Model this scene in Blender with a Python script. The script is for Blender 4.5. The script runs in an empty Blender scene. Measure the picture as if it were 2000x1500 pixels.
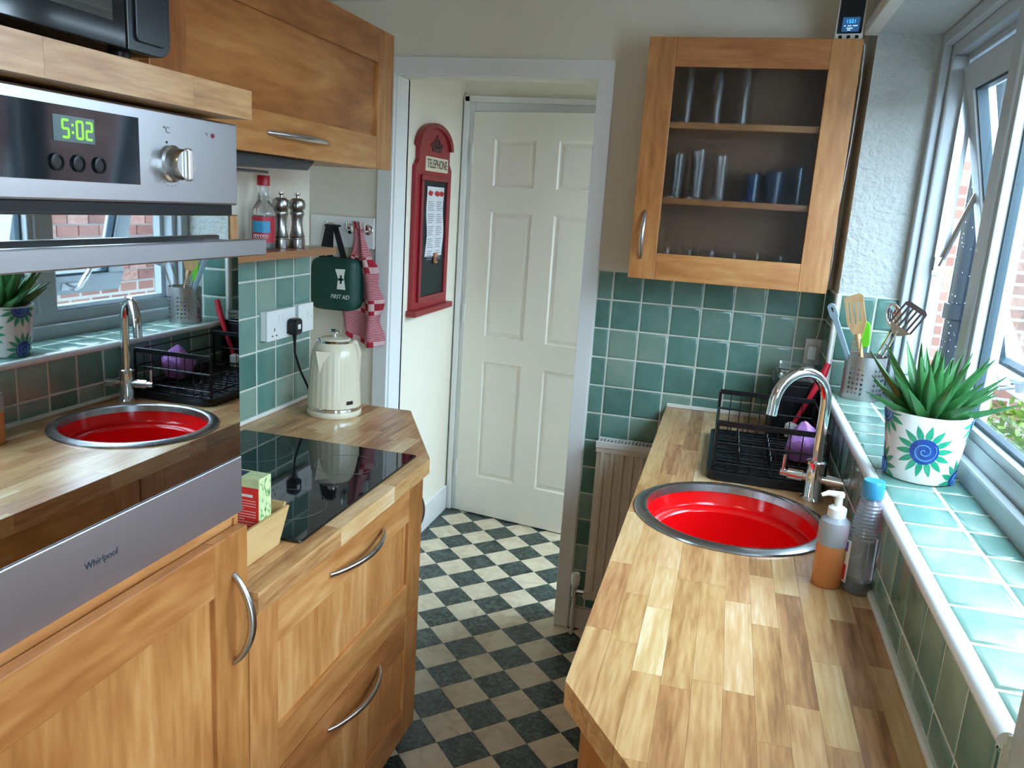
import bpy, bmesh, math, random
from mathutils import Vector, Matrix
random.seed(7)
SC = bpy.context.scene
COL = SC.collection
PI = math.pi

# ------------------------------------------------------------------ camera
cam = bpy.data.objects.new('camera', bpy.data.cameras.new('camera'))
COL.objects.link(cam)
CP = Vector((0.49392, -2.80076, 1.56890))
RV = Vector((0.96254662, 0.2636723, 0.06309453)); UV = Vector((-0.11717392, 0.19471774, 0.97383534))
FV = Vector((-0.24448778, 0.94475495, -0.21832042))
M = Matrix(((RV.x, UV.x, -FV.x, CP.x), (RV.y, UV.y, -FV.y, CP.y), (RV.z, UV.z, -FV.z, CP.z), (0, 0, 0, 1)))
cam.matrix_world = M
cam.data.sensor_width = 36; cam.data.sensor_fit = 'HORIZONTAL'
cam.data.lens = 1563.9 * 36 / 2000
cam.data.clip_start = 0.02
SC.camera = cam

# ------------------------------------------------------------------ world, exposure
W = bpy.data.worlds.new('overcast_sky'); SC.world = W; W.use_nodes = True
bg = W.node_tree.nodes['Background']
bg.inputs['Color'].default_value = (0.60, 0.82, 1.0, 1); bg.inputs['Strength'].default_value = 8.5
SC.view_settings.view_transform = 'Standard'; SC.view_settings.look = 'None'
SC.view_settings.gamma = 1.0; SC.view_settings.use_curve_mapping = False
SC.view_settings.exposure = 1.12

def portal(name, loc, rot, sx, sy):
    l = bpy.data.lights.new(name, 'AREA'); l.shape = 'RECTANGLE'; l.size = sx; l.size_y = sy
    l.cycles.is_portal = True
    o = bpy.data.objects.new(name, l); COL.objects.link(o); o.location = loc; o.rotation_euler = rot
    return o
portal('window_portal', (1.12, -1.09, 1.6), (0, PI/2, 0), 1.1, 1.9)
portal('added_door_portal', (1.12, -2.9, 1.12), (0, PI/2, 0), 2.0, .85)
portal('hall_window_portal', (0.64, 0.52, 1.08), (0, PI/2, 0), 2.0, 0.8)
SC.cycles.max_bounces = 9; SC.cycles.diffuse_bounces = 5; SC.cycles.transmission_bounces = 8; SC.cycles.glossy_bounces = 5; SC.cycles.transparent_max_bounces = 12
SC.cycles.use_adaptive_sampling = True; SC.cycles.adaptive_threshold = .03
SC.cycles.sample_clamp_indirect = 6.0; SC.cycles.caustics_refractive = True

# ------------------------------------------------------------------ materials
MATS = {}
def N(nt, t, **kw):
    n = nt.nodes.new(t)
    for k, v in kw.items():
        if k in n.inputs: n.inputs[k].default_value = v
        else: setattr(n, k, v)
    return n
def base(name):
    m = bpy.data.materials.new(name); m.use_nodes = True
    nt = m.node_tree
    return m, nt, nt.nodes['Principled BSDF'], nt.links.new
def c4(c): return (c[0], c[1], c[2], 1)
def plain(name, col, rough=.5, metal=0., spec=.5, var=.06, vscale=8., bump=0., bscale=60., **kw):
    if name in MATS: return MATS[name]
    m, nt, b, L = base(name); MATS[name] = m
    b.inputs['Roughness'].default_value = rough; b.inputs['Metallic'].default_value = metal
    b.inputs['Specular IOR Level'].default_value = spec
    for k, v in kw.items(): b.inputs[k].default_value = v
    tc = N(nt, 'ShaderNodeTexCoord')
    no = N(nt, 'ShaderNodeTexNoise', Scale=vscale, Detail=4.0)
    L(tc.outputs['Object'], no.inputs['Vector'])
    mx = N(nt, 'ShaderNodeMix', data_type='RGBA')
    mx.inputs[6].default_value = c4([x * (1 - var) for x in col]); mx.inputs[7].default_value = c4([min(1, x * (1 + var)) for x in col])
    L(no.outputs['Fac'], mx.inputs[0]); L(mx.outputs[2], b.inputs['Base Color'])
    if bump:
        n2 = N(nt, 'ShaderNodeTexNoise', Scale=bscale, Detail=5.0)
        L(tc.outputs['Object'], n2.inputs['Vector'])
        bp = N(nt, 'ShaderNodeBump', Strength=bump, Distance=.01)
        L(n2.outputs['Fac'], bp.inputs['Height']); L(bp.outputs['Normal'], b.inputs['Normal'])
    return m
def wood(name, cols, axis, rough=.38, scale=9., stretch=.06, rnd=.5, figure=.55, coat=.0, hue=.004):
    """grain running along axis; cols: list of colours over a ramp"""
    if name in MATS: return MATS[name]
    m, nt, b, L = base(name); MATS[name] = m
    b.inputs['Roughness'].default_value = rough; b.inputs['Coat Weight'].default_value = coat; b.inputs['Coat Roughness'].default_value = .2
    tc = N(nt, 'ShaderNodeTexCoord'); oi = N(nt, 'ShaderNodeObjectInfo')
    ad = N(nt, 'ShaderNodeVectorMath', operation='MULTIPLY_ADD')
    cv = N(nt, 'ShaderNodeCombineXYZ')
    for k in 'XYZ': L(oi.outputs['Random'], cv.inputs[k])
    L(cv.outputs[0], ad.inputs[0]); ad.inputs[1].default_value = (17.3, 31.7, 23.1); L(tc.outputs['Object'], ad.inputs[2])
    mp = N(nt, 'ShaderNodeMapping'); s = [1, 1, 1]; s['xyz'.index(axis)] = stretch
    mp.inputs['Scale'].default_value = s; L(ad.outputs[0], mp.inputs['Vector'])
    n1 = N(nt, 'ShaderNodeTexNoise', Scale=scale, Detail=3.0, Distortion=.6)
    n2 = N(nt, 'ShaderNodeTexNoise', Scale=scale * 12, Detail=6.0)
    L(mp.outputs[0], n1.inputs['Vector']); L(mp.outputs[0], n2.inputs['Vector'])
    # rings from noise
    mu = N(nt, 'ShaderNodeMath', operation='MULTIPLY'); mu.inputs[1].default_value = 7.0; L(n1.outputs['Fac'], mu.inputs[0])
    fr = N(nt, 'ShaderNodeMath', operation='PINGPONG'); fr.inputs[1].default_value = 1.0; L(mu.outputs[0], fr.inputs[0])
    a1 = N(nt, 'ShaderNodeMath', operation='MULTIPLY'); a1.inputs[1].default_value = figure; L(fr.outputs[0], a1.inputs[0])
    mr_ = N(nt, 'ShaderNodeMapRange'); mr_.inputs['From Min'].default_value = .30; mr_.inputs['From Max'].default_value = .70; L(n2.outputs['Fac'], mr_.inputs['Value'])
    a2 = N(nt, 'ShaderNodeMath', operation='MULTIPLY_ADD'); a2.inputs[1].default_value = 1 - figure; L(mr_.outputs[0], a2.inputs[0]); L(a1.outputs[0], a2.inputs[2])
    a3 = N(nt, 'ShaderNodeMath', operation='MULTIPLY_ADD'); a3.inputs[1].default_value = rnd; L(oi.outputs['Random'], a3.inputs[0]); L(a2.outputs[0], a3.inputs[2])
    a4 = N(nt, 'ShaderNodeMath', operation='DIVIDE'); a4.inputs[1].default_value = 1 + rnd; L(a3.outputs[0], a4.inputs[0])
    rp = N(nt, 'ShaderNodeValToRGB'); L(a4.outputs[0], rp.inputs['Fac'])
    e = rp.color_ramp.elements
    while len(e) < len(cols): e.new(.5)
    for i, c in enumerate(cols):
        e[i].position = .12 + .76 * i / (len(cols) - 1); e[i].color = c4(c)
    wn_ = N(nt, 'ShaderNodeTexWhiteNoise', noise_dimensions='1D'); L(oi.outputs['Random'], wn_.inputs['W'])
    hm = N(nt, 'ShaderNodeMapRange'); hm.inputs['To Min'].default_value = .5 - hue; hm.inputs['To Max'].default_value = .5 + hue * .6; L(wn_.outputs['Value'], hm.inputs['Value'])
    hs = N(nt, 'ShaderNodeHueSaturation'); L(hm.outputs[0], hs.inputs['Hue']); L(rp.outputs['Color'], hs.inputs['Color']); L(hs.outputs['Color'], b.inputs['Base Color'])
    bp = N(nt, 'ShaderNodeBump', Strength=.08, Distance=.004); L(n2.outputs['Fac'], bp.inputs['Height']); L(bp.outputs['Normal'], b.inputs['Normal'])
    return m
BE = [(.26, .088, .022), (.38, .142, .037), (.49, .212, .064), (.60, .31, .115)]
def beech(ax): return wood('beech_' + ax, BE, ax, rough=.32, scale=5.5, stretch=.16, rnd=.5, figure=.52)
OK_ = [(.27, .12, .042), (.44, .215, .080), (.57, .325, .135), (.65, .42, .20), (.76, .58, .36)]
def oak(ax): return wood('oak_' + ax, OK_, ax, rough=.30, scale=11., stretch=.09, rnd=.9, figure=.42, coat=.15, hue=.007)
def tile_mat(name, c0, c1, c2, rough=.20):
    if name in MATS: return MATS[name]
    m, nt, b, L = base(name); MATS[name] = m
    b.inputs['Roughness'].default_value = rough
    tc = N(nt, 'ShaderNodeTexCoord'); oi = N(nt, 'ShaderNodeObjectInfo')
    cv = N(nt, 'ShaderNodeCombineXYZ')
    for k in 'XYZ': L(oi.outputs['Random'], cv.inputs[k])
    ad = N(nt, 'ShaderNodeVectorMath', operation='MULTIPLY_ADD'); L(cv.outputs[0], ad.inputs[0]); ad.inputs[1].default_value = (13., 7., 19.); L(tc.outputs['Object'], ad.inputs[2])
    n1 = N(nt, 'ShaderNodeTexNoise', Scale=13., Detail=3.); L(ad.outputs[0], n1.inputs['Vector'])
    a = N(nt, 'ShaderNodeMath', operation='MULTIPLY_ADD'); a.inputs[1].default_value = .55; L(oi.outputs['Random'], a.inputs[0])
    h = N(nt, 'ShaderNodeMath', operation='MULTIPLY'); h.inputs[1].default_value = .5; L(n1.outputs['Fac'], h.inputs[0]); L(h.outputs[0], a.inputs[2])
    rp = N(nt, 'ShaderNodeValToRGB'); L(a.outputs[0], rp.inputs['Fac'])
    e = rp.color_ramp.elements; e.new(.5)
    for i, c in enumerate((c0, c1, c2)): e[i].position = (.15, .5, .85)[i]; e[i].color = c4(c)
    L(rp.outputs['Color'], b.inputs['Base Color'])
    n2 = N(nt, 'ShaderNodeTexNoise', Scale=22., Detail=1.); L(ad.outputs[0], n2.inputs['Vector'])
    bp = N(nt, 'ShaderNodeBump', Strength=.22, Distance=.008); L(n2.outputs['Fac'], bp.inputs['Height']); L(bp.outputs['Normal'], b.inputs['Normal'])
    return m
def marble(name, c0, c1, scale=55., det=6., rough=.35, lo=.35, hi=.65):
    if name in MATS: return MATS[name]
    m, nt, b, L = base(name); MATS[name] = m
    b.inputs['Roughness'].default_value = rough
    tc = N(nt, 'ShaderNodeTexCoord'); oi = N(nt, 'ShaderNodeObjectInfo'); cv = N(nt, 'ShaderNodeCombineXYZ')
    for k in 'XYZ': L(oi.outputs['Random'], cv.inputs[k])
    ad = N(nt, 'ShaderNodeVectorMath', operation='MULTIPLY_ADD'); L(cv.outputs[0], ad.inputs[0]); ad.inputs[1].default_value = (13., 7., 19.); L(tc.outputs['Object'], ad.inputs[2])
    n1 = N(nt, 'ShaderNodeTexNoise', Scale=scale, Detail=det, Distortion=1.2); L(ad.outputs[0], n1.inputs['Vector'])
    rp = N(nt, 'ShaderNodeValToRGB'); L(n1.outputs['Fac'], rp.inputs['Fac'])
    e = rp.color_ramp.elements; e[0].position = lo; e[0].color = c4(c0); e[1].position = hi; e[1].color = c4(c1)
    L(rp.outputs['Color'], b.inputs['Base Color'])
    return m
def steel(name, col=(.47, .48, .50), rough=.30, axis='y', strength=.25):
    if name in MATS: return MATS[name]
    m, nt, b, L = base(name); MATS[name] = m
    b.inputs['Metallic'].default_value = 1.; b.inputs['Base Color'].default_value = c4(col)
    tc = N(nt, 'ShaderNodeTexCoord'); mp = N(nt, 'ShaderNodeMapping'); s = [1, 1, 1]; s['xyz'.index(axis)] = .01
    mp.inputs['Scale'].default_value = s; L(tc.outputs['Object'], mp.inputs['Vector'])
    n1 = N(nt, 'ShaderNodeTexNoise', Scale=900., Detail=2.); L(mp.outputs[0], n1.inputs['Vector'])
    mr = N(nt, 'ShaderNodeMapRange'); mr.inputs['To Min'].default_value = rough - .015; mr.inputs['To Max'].default_value = rough + .025
    mr.inputs['From Min'].default_value = .2; mr.inputs['From Max'].default_value = .8; L(n1.outputs['Fac'], mr.inputs['Value']); L(mr.outputs[0], b.inputs['Roughness'])
    return m
def glass(name, col=(1, 1, 1), rough=0., ior=1.45, alpha=None):
    if name in MATS: return MATS[name]
    m, nt, b, L = base(name); MATS[name] = m
    b.inputs['Base Color'].default_value = c4(col); b.inputs['Roughness'].default_value = rough
    b.inputs['IOR'].default_value = ior; b.inputs['Transmission Weight'].default_value = 1.
    return m
def thin_pane(name, tint=(1, 1, 1), refl=.08):
    """window glass: mostly clear sheet with a Fresnel gloss"""
    if name in MATS: return MATS[name]
    m, nt, b, L = base(name); MATS[name] = m
    out = nt.nodes['Material Output']; nt.nodes.remove(b)
    t = N(nt, 'ShaderNodeBsdfTransparent'); t.inputs['Color'].default_value = c4(tint)
    g = N(nt, 'ShaderNodeBsdfGlossy', Roughness=.01)
    f = N(nt, 'ShaderNodeFresnel', IOR=1.45); mx = N(nt, 'ShaderNodeMixShader')
    ge = N(nt, 'ShaderNodeNewGeometry'); iv = N(nt, 'ShaderNodeMath', operation='SUBTRACT'); iv.inputs[0].default_value = 1.; L(ge.outputs['Backfacing'], iv.inputs[1])
    mu = N(nt, 'ShaderNodeMath', operation='MULTIPLY'); L(f.outputs[0], mu.inputs[0]); L(iv.outputs[0], mu.inputs[1])
    L(mu.outputs[0], mx.inputs[0]); L(t.outputs[0], mx.inputs[1]); L(g.outputs[0], mx.inputs[2]); L(mx.outputs[0], out.inputs['Surface'])
    return m
def emit(name, col, s):
    if name in MATS: return MATS[name]
    m, nt, b, L = base(name); MATS[name] = m
    b.inputs['Base Color'].default_value = c4([x * .2 for x in col]); b.inputs['Emission Color'].default_value = c4(col); b.inputs['Emission Strength'].default_value = s
    return m

m_wall = plain('painted_plaster_cream', (.79, .74, .63), .75, bump=.25, bscale=35., var=.03)
m_hall = plain('painted_plaster_hall', (.88, .82, .69), .75, bump=.15, bscale=30., var=.03)
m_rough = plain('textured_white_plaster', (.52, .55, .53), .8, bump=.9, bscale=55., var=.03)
m_gloss = plain('white_gloss_paint', (.80, .81, .80), .32, bump=.05, bscale=20., var=.02)
m_doorp = plain('white_door_paint', (.87, .83, .74), .35, var=.02)
m_ceil = plain('white_ceiling_paint', (.85, .85, .82), .8, var=.02)
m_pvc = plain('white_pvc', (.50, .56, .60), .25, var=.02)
m_gasket = plain('dark_rubber_gasket', (.02, .05, .07), .5)
m_grout = plain('pale_grout', (.66, .68, .60), .8, bump=.4, bscale=120., var=.12, vscale=40.)
m_seal = plain('white_silicone_seal', (.75, .75, .70), .45, var=.08, vscale=30)
m_tile = tile_mat('green_glazed_tile', (.070, .170, .140), (.125, .26, .225), (.24, .34, .275))
m_black = plain('black_plastic', (.008, .009, .010), .35, spec=.3)
m_blackmetal = plain('black_coated_wire', (.006, .007, .008), .35, spec=.35)
m_chrome = plain('chrome', (.82, .83, .84), .06, 1., var=.01)
m_steel = steel('brushed_steel')
m_steeld = steel('brushed_steel_dark', (.60, .60, .66), .40)
m_handle = plain('satin_steel_handle', (.58, .57, .56), .25, 1., var=.03)
m_white = plain('white_plastic', (.82, .83, .82), .35, var=.02)
m_inside = plain('cabinet_interior', (.50, .33, .18), .6)
m_darkin = plain('dark_recess', (.02, .015, .012), .8)

# ------------------------------------------------------------------ mesh helpers
class MB:
    def __init__(s, root=None):
        s.v = []; s.f = []; s.o = Vector(root.location) if root is not None else Vector((0, 0, 0)); s.m = Matrix.Identity(4); s.sm = False; s.uv = None
    def add(s, vs, fs):
        n = len(s.v); s.v += [s.m @ Vector(p) for p in vs]; s.f += [tuple(i + n for i in f) for f in fs]; return s
    def box(s, a, b):
        x0, y0, z0 = [min(a[i], b[i]) for i in range(3)]; x1, y1, z1 = [max(a[i], b[i]) for i in range(3)]
        return s.add([(x0, y0, z0), (x1, y0, z0), (x1, y1, z0), (x0, y1, z0), (x0, y0, z1), (x1, y0, z1), (x1, y1, z1), (x0, y1, z1)],
                     [(0, 3, 2, 1), (4, 5, 6, 7), (0, 1, 5, 4), (1, 2, 6, 5), (2, 3, 7, 6), (3, 0, 4, 7)])
    def prism(s, poly, a, b, ax='z'):
        """extrude a 2D polygon along ax; poly coords are the other two axes in xyz order"""
        def P(p, h):
            return {'z': (p[0], p[1], h), 'y': (p[0], h, p[1]), 'x': (h, p[0], p[1])}[ax]
        n = len(poly)
        return s.add([P(p, a) for p in poly] + [P(p, b) for p in poly], [tuple(range(n))[::-1], tuple(range(n, 2 * n))] + [(i, (i + 1) % n, n + (i + 1) % n, n + i) for i in range(n)])
    def tube(s, pts, r, n=10, closed=False, caps=True):
        s.sm = True
        pts = [Vector(p) for p in pts]; k = len(pts); R = r if isinstance(r, (list, tuple)) else [r] * k
        tan = []
        for i in range(k):
            a = pts[(i - 1) % k] if (i > 0 or closed) else pts[i]; b = pts[(i + 1) % k] if (i < k - 1 or closed) else pts[i]
            tan.append((b - a).normalized())
        up = Vector((0, 0, 1)) if abs(tan[0].z) < .9 else Vector((1, 0, 0))
        nn = tan[0].cross(up).normalized(); vs = []
        for i in range(k):
            nn = (nn - tan[i] * nn.dot(tan[i])).normalized(); bb = tan[i].cross(nn)
            for j in range(n):
                a = 2 * PI * j / n; vs.append(pts[i] + (nn * math.cos(a) + bb * math.sin(a)) * R[i])
        fs = []
        for i in range(k if closed else k - 1):
            for j in range(n):
                a = i * n + j; b = i * n + (j + 1) % n; c = ((i + 1) % k) * n + (j + 1) % n; d = ((i + 1) % k) * n + j
                fs.append((a, b, c, d))
        if caps and not closed: fs += [tuple(range(n))[::-1], tuple(range((k - 1) * n, k * n))]
        return s.add(vs, fs)
    def lathe(s, prof, c=(0, 0, 0), n=32, ax='z', rf=None, caps=True):
        s.sm = True; vs = []; fs = []; k = len(prof); c = Vector(c)
        for r, h in prof:
            for j in range(n):
                a = 2 * PI * j / n; rr = r * (rf(a, h) if rf else 1)
                p = {'z': (rr * math.cos(a), rr * math.sin(a), h), 'y': (rr * math.cos(a), h, -rr * math.sin(a)), 'x': (h, rr * math.cos(a), rr * math.sin(a))}[ax]
                vs.append(c + Vector(p))
        for i in range(k - 1):
            for j in range(n): fs.append((i * n + j, i * n + (j + 1) % n, (i + 1) * n + (j + 1) % n, (i + 1) * n + j))
        if caps and prof[0][0] > 1e-5: fs.append(tuple(range(n))[::-1])
        if caps and prof[-1][0] > 1e-5: fs.append(tuple(range((k - 1) * n, k * n)))
        return s.add(vs, fs)
    def grid(s, fn, nu, nv, uv=False):
        s.sm = True
        vs = [fn(i / nu, j / nv) for j in range(nv + 1) for i in range(nu + 1)]
        fs = [(j * (nu + 1) + i, j * (nu + 1) + i + 1, (j + 1) * (nu + 1) + i + 1, (j + 1) * (nu + 1) + i) for j in range(nv) for i in range(nu)]
        if uv: s.uv = [(i / nu, j / nv) for j in range(nv + 1) for i in range(nu + 1)]
        return s.add(vs, fs)
    def mesh(s, name, mat):
        me = bpy.data.meshes.new(name); me.from_pydata([v - s.o for v in s.v], [], s.f)
        bm = bmesh.new(); bm.from_mesh(me); bmesh.ops.remove_doubles(bm, verts=bm.verts, dist=1e-6); bmesh.ops.recalc_face_normals(bm, faces=bm.faces)
        bm.to_mesh(me); bm.free()
        if s.uv and len(me.vertices) == len(s.uv):
            ul = me.uv_layers.new(name='UVMap')
            for lp in me.loops: ul.data[lp.index].uv = s.uv[lp.vertex_index]
        me.materials.append(mat)
        if s.sm: me.shade_smooth(); me.set_sharp_from_angle(angle=math.radians(38))
        return me
    def build(s, name, mat, parent=None, bevel=0., seg=2):
        o = bpy.data.objects.new(name, s.mesh(name, mat)); COL.objects.link(o)
        if parent is not None: o.parent = parent
        if bevel:
            b = o.modifiers.new('bevel', 'BEVEL'); b.width = bevel; b.segments = seg; b.limit_method = 'ANGLE'; b.angle_limit = math.radians(35)
        return o
def tag(o, label=None, cat=None, group=None, kind=None):
    if label: o['label'] = label
    if cat: o['category'] = cat
    if group: o['group'] = group
    if kind: o['kind'] = kind
    return o
def thing(name, label, cat, loc=(0, 0, 0), rotz=0., group=None):
    o = bpy.data.objects.new(name, None); COL.objects.link(o); o.location = loc; o.rotation_euler = (0, 0, rotz); o.empty_display_size = .05
    return tag(o, label, cat, group)
def struct(mb, name, mat, parent=None, bevel=0.):
    o = mb.build(name, mat, parent, bevel)
    if parent is None: tag(o, kind='structure')
    return o
def arc(c, r, a0, a1, n, flat=None):
    return [(c[0] + r * math.cos(a0 + (a1 - a0) * i / n), c[1] + r * math.sin(a0 + (a1 - a0) * i / n)) for i in range(n + 1)]
def text(name, s, size, mat, parent, mtx, ext=.0004, sx=1., shear=0.):
    cu = bpy.data.curves.new(name, 'FONT'); cu.body = s; cu.size = size; cu.extrude = ext; cu.align_x = 'CENTER'; cu.align_y = 'CENTER'; cu.shear = shear
    o = bpy.data.objects.new(name + '_tmp', cu); COL.objects.link(o)
    bpy.context.view_layer.update()
    me = bpy.data.meshes.new_from_object(o.evaluated_get(bpy.context.evaluated_depsgraph_get()))
    bpy.data.objects.remove(o); me.name = name
    me.transform(mtx @ Matrix.Diagonal((sx, 1, 1, 1))); me.materials.clear(); me.materials.append(mat)
    r = bpy.data.objects.new(name, me); COL.objects.link(r); r.parent = parent
    return r
def frame(origin, right, up):
    r = Vector(right).normalized(); u = Vector(up); u = (u - r * u.dot(r)).normalized(); n = r.cross(u); o = Vector(origin)
    return Matrix(((r.x, u.x, n.x, o.x), (r.y, u.y, n.y, o.y), (r.z, u.z, n.z, o.z), (0, 0, 0, 1)))
def rrect(w, h, r, n=5, c=(0, 0)):
    p = []
    for (sx, sy, a) in ((1, 1, 0), (-1, 1, PI / 2), (-1, -1, PI), (1, -1, 1.5 * PI)):
        p += arc((c[0] + sx * (w / 2 - r), c[1] + sy * (h / 2 - r)), r, a, a + PI / 2, n)
    return p
def clip(poly, px, py, nx, ny):
    """keep the side where (p-P).n <= 0"""
    out = []
    for i in range(len(poly)):
        a, b = poly[i], poly[(i + 1) % len(poly)]
        da = (a[0] - px) * nx + (a[1] - py) * ny; db = (b[0] - px) * nx + (b[1] - py) * ny
        if da <= 0: out.append(a)
        if da * db < 0: t = da / (da - db); out.append((a[0] + (b[0] - a[0]) * t, a[1] + (b[1] - a[1]) * t))
    return out

# ================================================================== ROOM
XR, XA, XL, ZS, XWF, WT = .822, .337, -.79, 1.083, .992, .912
YRV, YEND, YS, ZC = -.185, -1.98, -4.7, 2.42
P = .1029
floor = struct(MB().box((-1.4, YS, -.12), (1.1, 1.5, -.004)), 'floor', plain('floor_screed', (.12, .12, .11), .6))
struct(MB().box((-1.4, YS, ZC), (1.1, 1.5, ZC + .1)), 'ceiling', m_ceil)
wb = MB()
wb.box((-1.25, 0, 0), (-.728, .1, ZC)); wb.box((-.728, 0, 1.994), (0, .1, ZC)); wb.box((0, 0, 0), (XR + .27, .1, ZC))
wall_back = struct(wb, 'wall_back', m_wall)
wl = MB(); wl.box((XL - .12, YS, 0), (XL, -.5, ZC)); wl.box((-1.37, -.6, 0), (-1.25, .1, ZC)); wl.box((-1.25, -.6, 0), (XL - .12, -.5, ZC))
wall_left = struct(wl, 'wall_left', m_wall)
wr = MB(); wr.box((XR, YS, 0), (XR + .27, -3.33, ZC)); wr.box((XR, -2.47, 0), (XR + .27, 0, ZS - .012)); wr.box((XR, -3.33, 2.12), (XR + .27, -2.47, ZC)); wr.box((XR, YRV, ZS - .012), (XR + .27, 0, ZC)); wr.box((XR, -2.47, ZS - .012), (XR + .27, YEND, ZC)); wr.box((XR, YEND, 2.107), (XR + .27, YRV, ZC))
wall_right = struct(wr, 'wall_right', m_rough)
struct(MB().box((XL, YS - .1, 0), (XR + .27, YS, ZC)), 'wall_rear', m_wall)
sdm = MB(); rectf = [((1.0, -3.33, .02), (1.06, -3.25, 2.12)), ((1.0, -2.55, .02), (1.06, -2.47, 2.12)), ((1.0, -3.25, .02), (1.06, -2.55, .16)), ((1.0, -3.25, 2.03), (1.06, -2.55, 2.12))]  # unseen glazed side door, added to let daylight onto the left cabinet fronts
for a_, b_ in rectf: sdm.box(a_, b_)
sdo = struct(sdm, 'added_door_2', m_pvc)
MB().box((1.026, -3.25, .16), (1.032, -2.55, 2.03)).build('pane', thin_pane('clear_pane'), sdo)
# hall
struct(MB().box((-.92, 1.2, 0), (.75, 1.3, ZC)), 'wall_far', m_hall)
hl = MB(); hl.box((-.92, .1, 0), (-.80, 1.2, ZC)); struct(hl, 'wall_hall_left', m_hall)
hb = MB(); hb.box((-.92, .985, 2.03), (.75, 1.1, ZC)); hb.box((.12, .985, 0), (.75, 1.1, 2.03)); hb.box((-.80, .985, 0), (-.79, 1.1, 2.03)); struct(hb, 'wall_hall_back', m_hall)
hr = MB(); hr.box((.55, .1, 0), (.65, .985, .06)); hr.box((.55, .1, 2.1), (.65, .985, ZC)); hr.box((.55, .1, .06), (.65, .15, 2.1)); hr.box((.55, .9, .06), (.65, .985, 2.1)); hr.box((.65, .985, 0), (.75, 1.2, ZC)); struct(hr, 'wall_hall_right', m_hall)
hw = MB()
for y in (.15, .85): hw.box((.57, y, .06), (.63, y + .05, 2.1))
for z in (.06, 2.05): hw.box((.571, .2, z), (.629, .85, z + .05))
hwo = struct(hw, 'window_2', m_pvc); MB().box((.595, .2, .11), (.605, .85, 2.05)).build('pane', thin_pane('clear_pane'), hwo)
struct(MB().box((-.80, .1, 0), (-.785, .93, .13)), 'baseboard_hall_left', m_gloss, bevel=.003)
# doorway architraves
tr = MB()
tr.box((-.785, -.018, 0), (-.728, 0, 2.052)); tr.box((0, -.018, 0), (.055, 0, 2.052)); tr.box((-.728, -.018, 1.994), (0, 0, 2.052))
tr.box((-.728, 0, 0), (-.722, .115, 1.994)); tr.box((-.80, .1, 0), (-.722, .115, 2.0))
struct(tr, 'trim_1', m_gloss, bevel=.002)
# hall door frame
hf = MB(); hf.box((-.79, .955, 0), (-.742, .985, 2.03)); hf.box((-.742, .955, 1.985), (.06, .985, 2.03)); hf.box((.02, .955, 0), (.066, .985, 1.985)); hf.box((-.79, .94, 0), (-.765, .956, 2.05)); hf.box((-.79, .94, 2.025), (.1, .956, 2.05))
struct(hf, 'trim_2', m_gloss, bevel=.002)
# boxing at the corner over the doorway
struct(MB().box((-1.25, -.09, 2.235), (-.77, 0, ZC)), 'trim_3', m_ceil)
# skirting on the back wall
struct(MB().box((.055, -.015, 0), (XR, 0, .085)), 'baseboard_back', plain('skirting_old_white', (.62, .57, .50), .5, var=.15), bevel=.003)
# batten over the window recess
struct(MB().box((.785, YEND, 2.10), (XR, -.19, 2.135)), 'trim_4', plain('cream_batten', (.72, .70, .62), .45), bevel=.004)

# six-panel hall door, ajar
dang = math.atan2(.865 - .957, -.163 + .731)
dr = MB(); DW, DH = .762, 1.975
struct_door = bpy.data.objects.new('door_1', None); COL.objects.link(struct_door); struct_door.location = (-.737, .957, .006); struct_door.rotation_euler = (0, 0, dang); tag(struct_door, kind='structure')
for a, b in ((0, .115), (.325, .437), (.647, .762)): MB().box((a, -.017, 0), (b, .017, DH)).build('stile', m_doorp, struct_door)
for a, b in ((0, .20), (.80, .925), (1.525, 1.64), (1.855, 1.975)):
    for x in (.115, .437): MB().box((x, -.017, a), (x + .21, .017, b)).build('rail', m_doorp, struct_door)
def raised(w, h):
    m = MB(); e = .028
    rings = [(0, -.017), (.006, -.008), (.012, -.006), (e, -.013)]
    vs = []
    for d, y in rings: vs += [(d, y, d), (w - d, y, d), (w - d, y, h - d), (d, y, h - d)]
    fs = [(4 * i + j, 4 * i + (j + 1) % 4, 4 * i + 4 + (j + 1) % 4, 4 * i + 4 + j) for i in range(3) for j in range(4)] + [(12, 13, 14, 15)]
    m.add(vs, fs); m.add([(0, .012, 0), (w, .012, 0), (w, .012, h), (0, .012, h)], [(0, 1, 2, 3)])
    return m
for a, b in ((.20, .80), (.925, 1.525), (1.64, 1.855)):
    me = raised(.21, b - a).mesh('panel', m_doorp)
    for x in (.115, .437):
        o = bpy.data.objects.new('panel', me); COL.objects.link(o); o.parent = struct_door; o.location = (x, 0, a)
kn = MB(); kn.lathe([(.022, 0), (.022, .004), (.008, .008), (.008, .03), (.024, .045), (.024, .055), (.0, .066)], (.70, -.017, .985), 20, 'y')
for i, v in enumerate(kn.v): kn.v[i] = Vector((v.x, -.034 - v.y, v.z))
kn.build('door_knob', plain('brass_knob', (.70, .55, .28), .25, 1.), struct_door)
for z in (.18, .98, 1.74): MB().box((-.006, -.024, z), (.004, -.016, z + .09)).build('hinge', m_gloss, struct_door)

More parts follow.
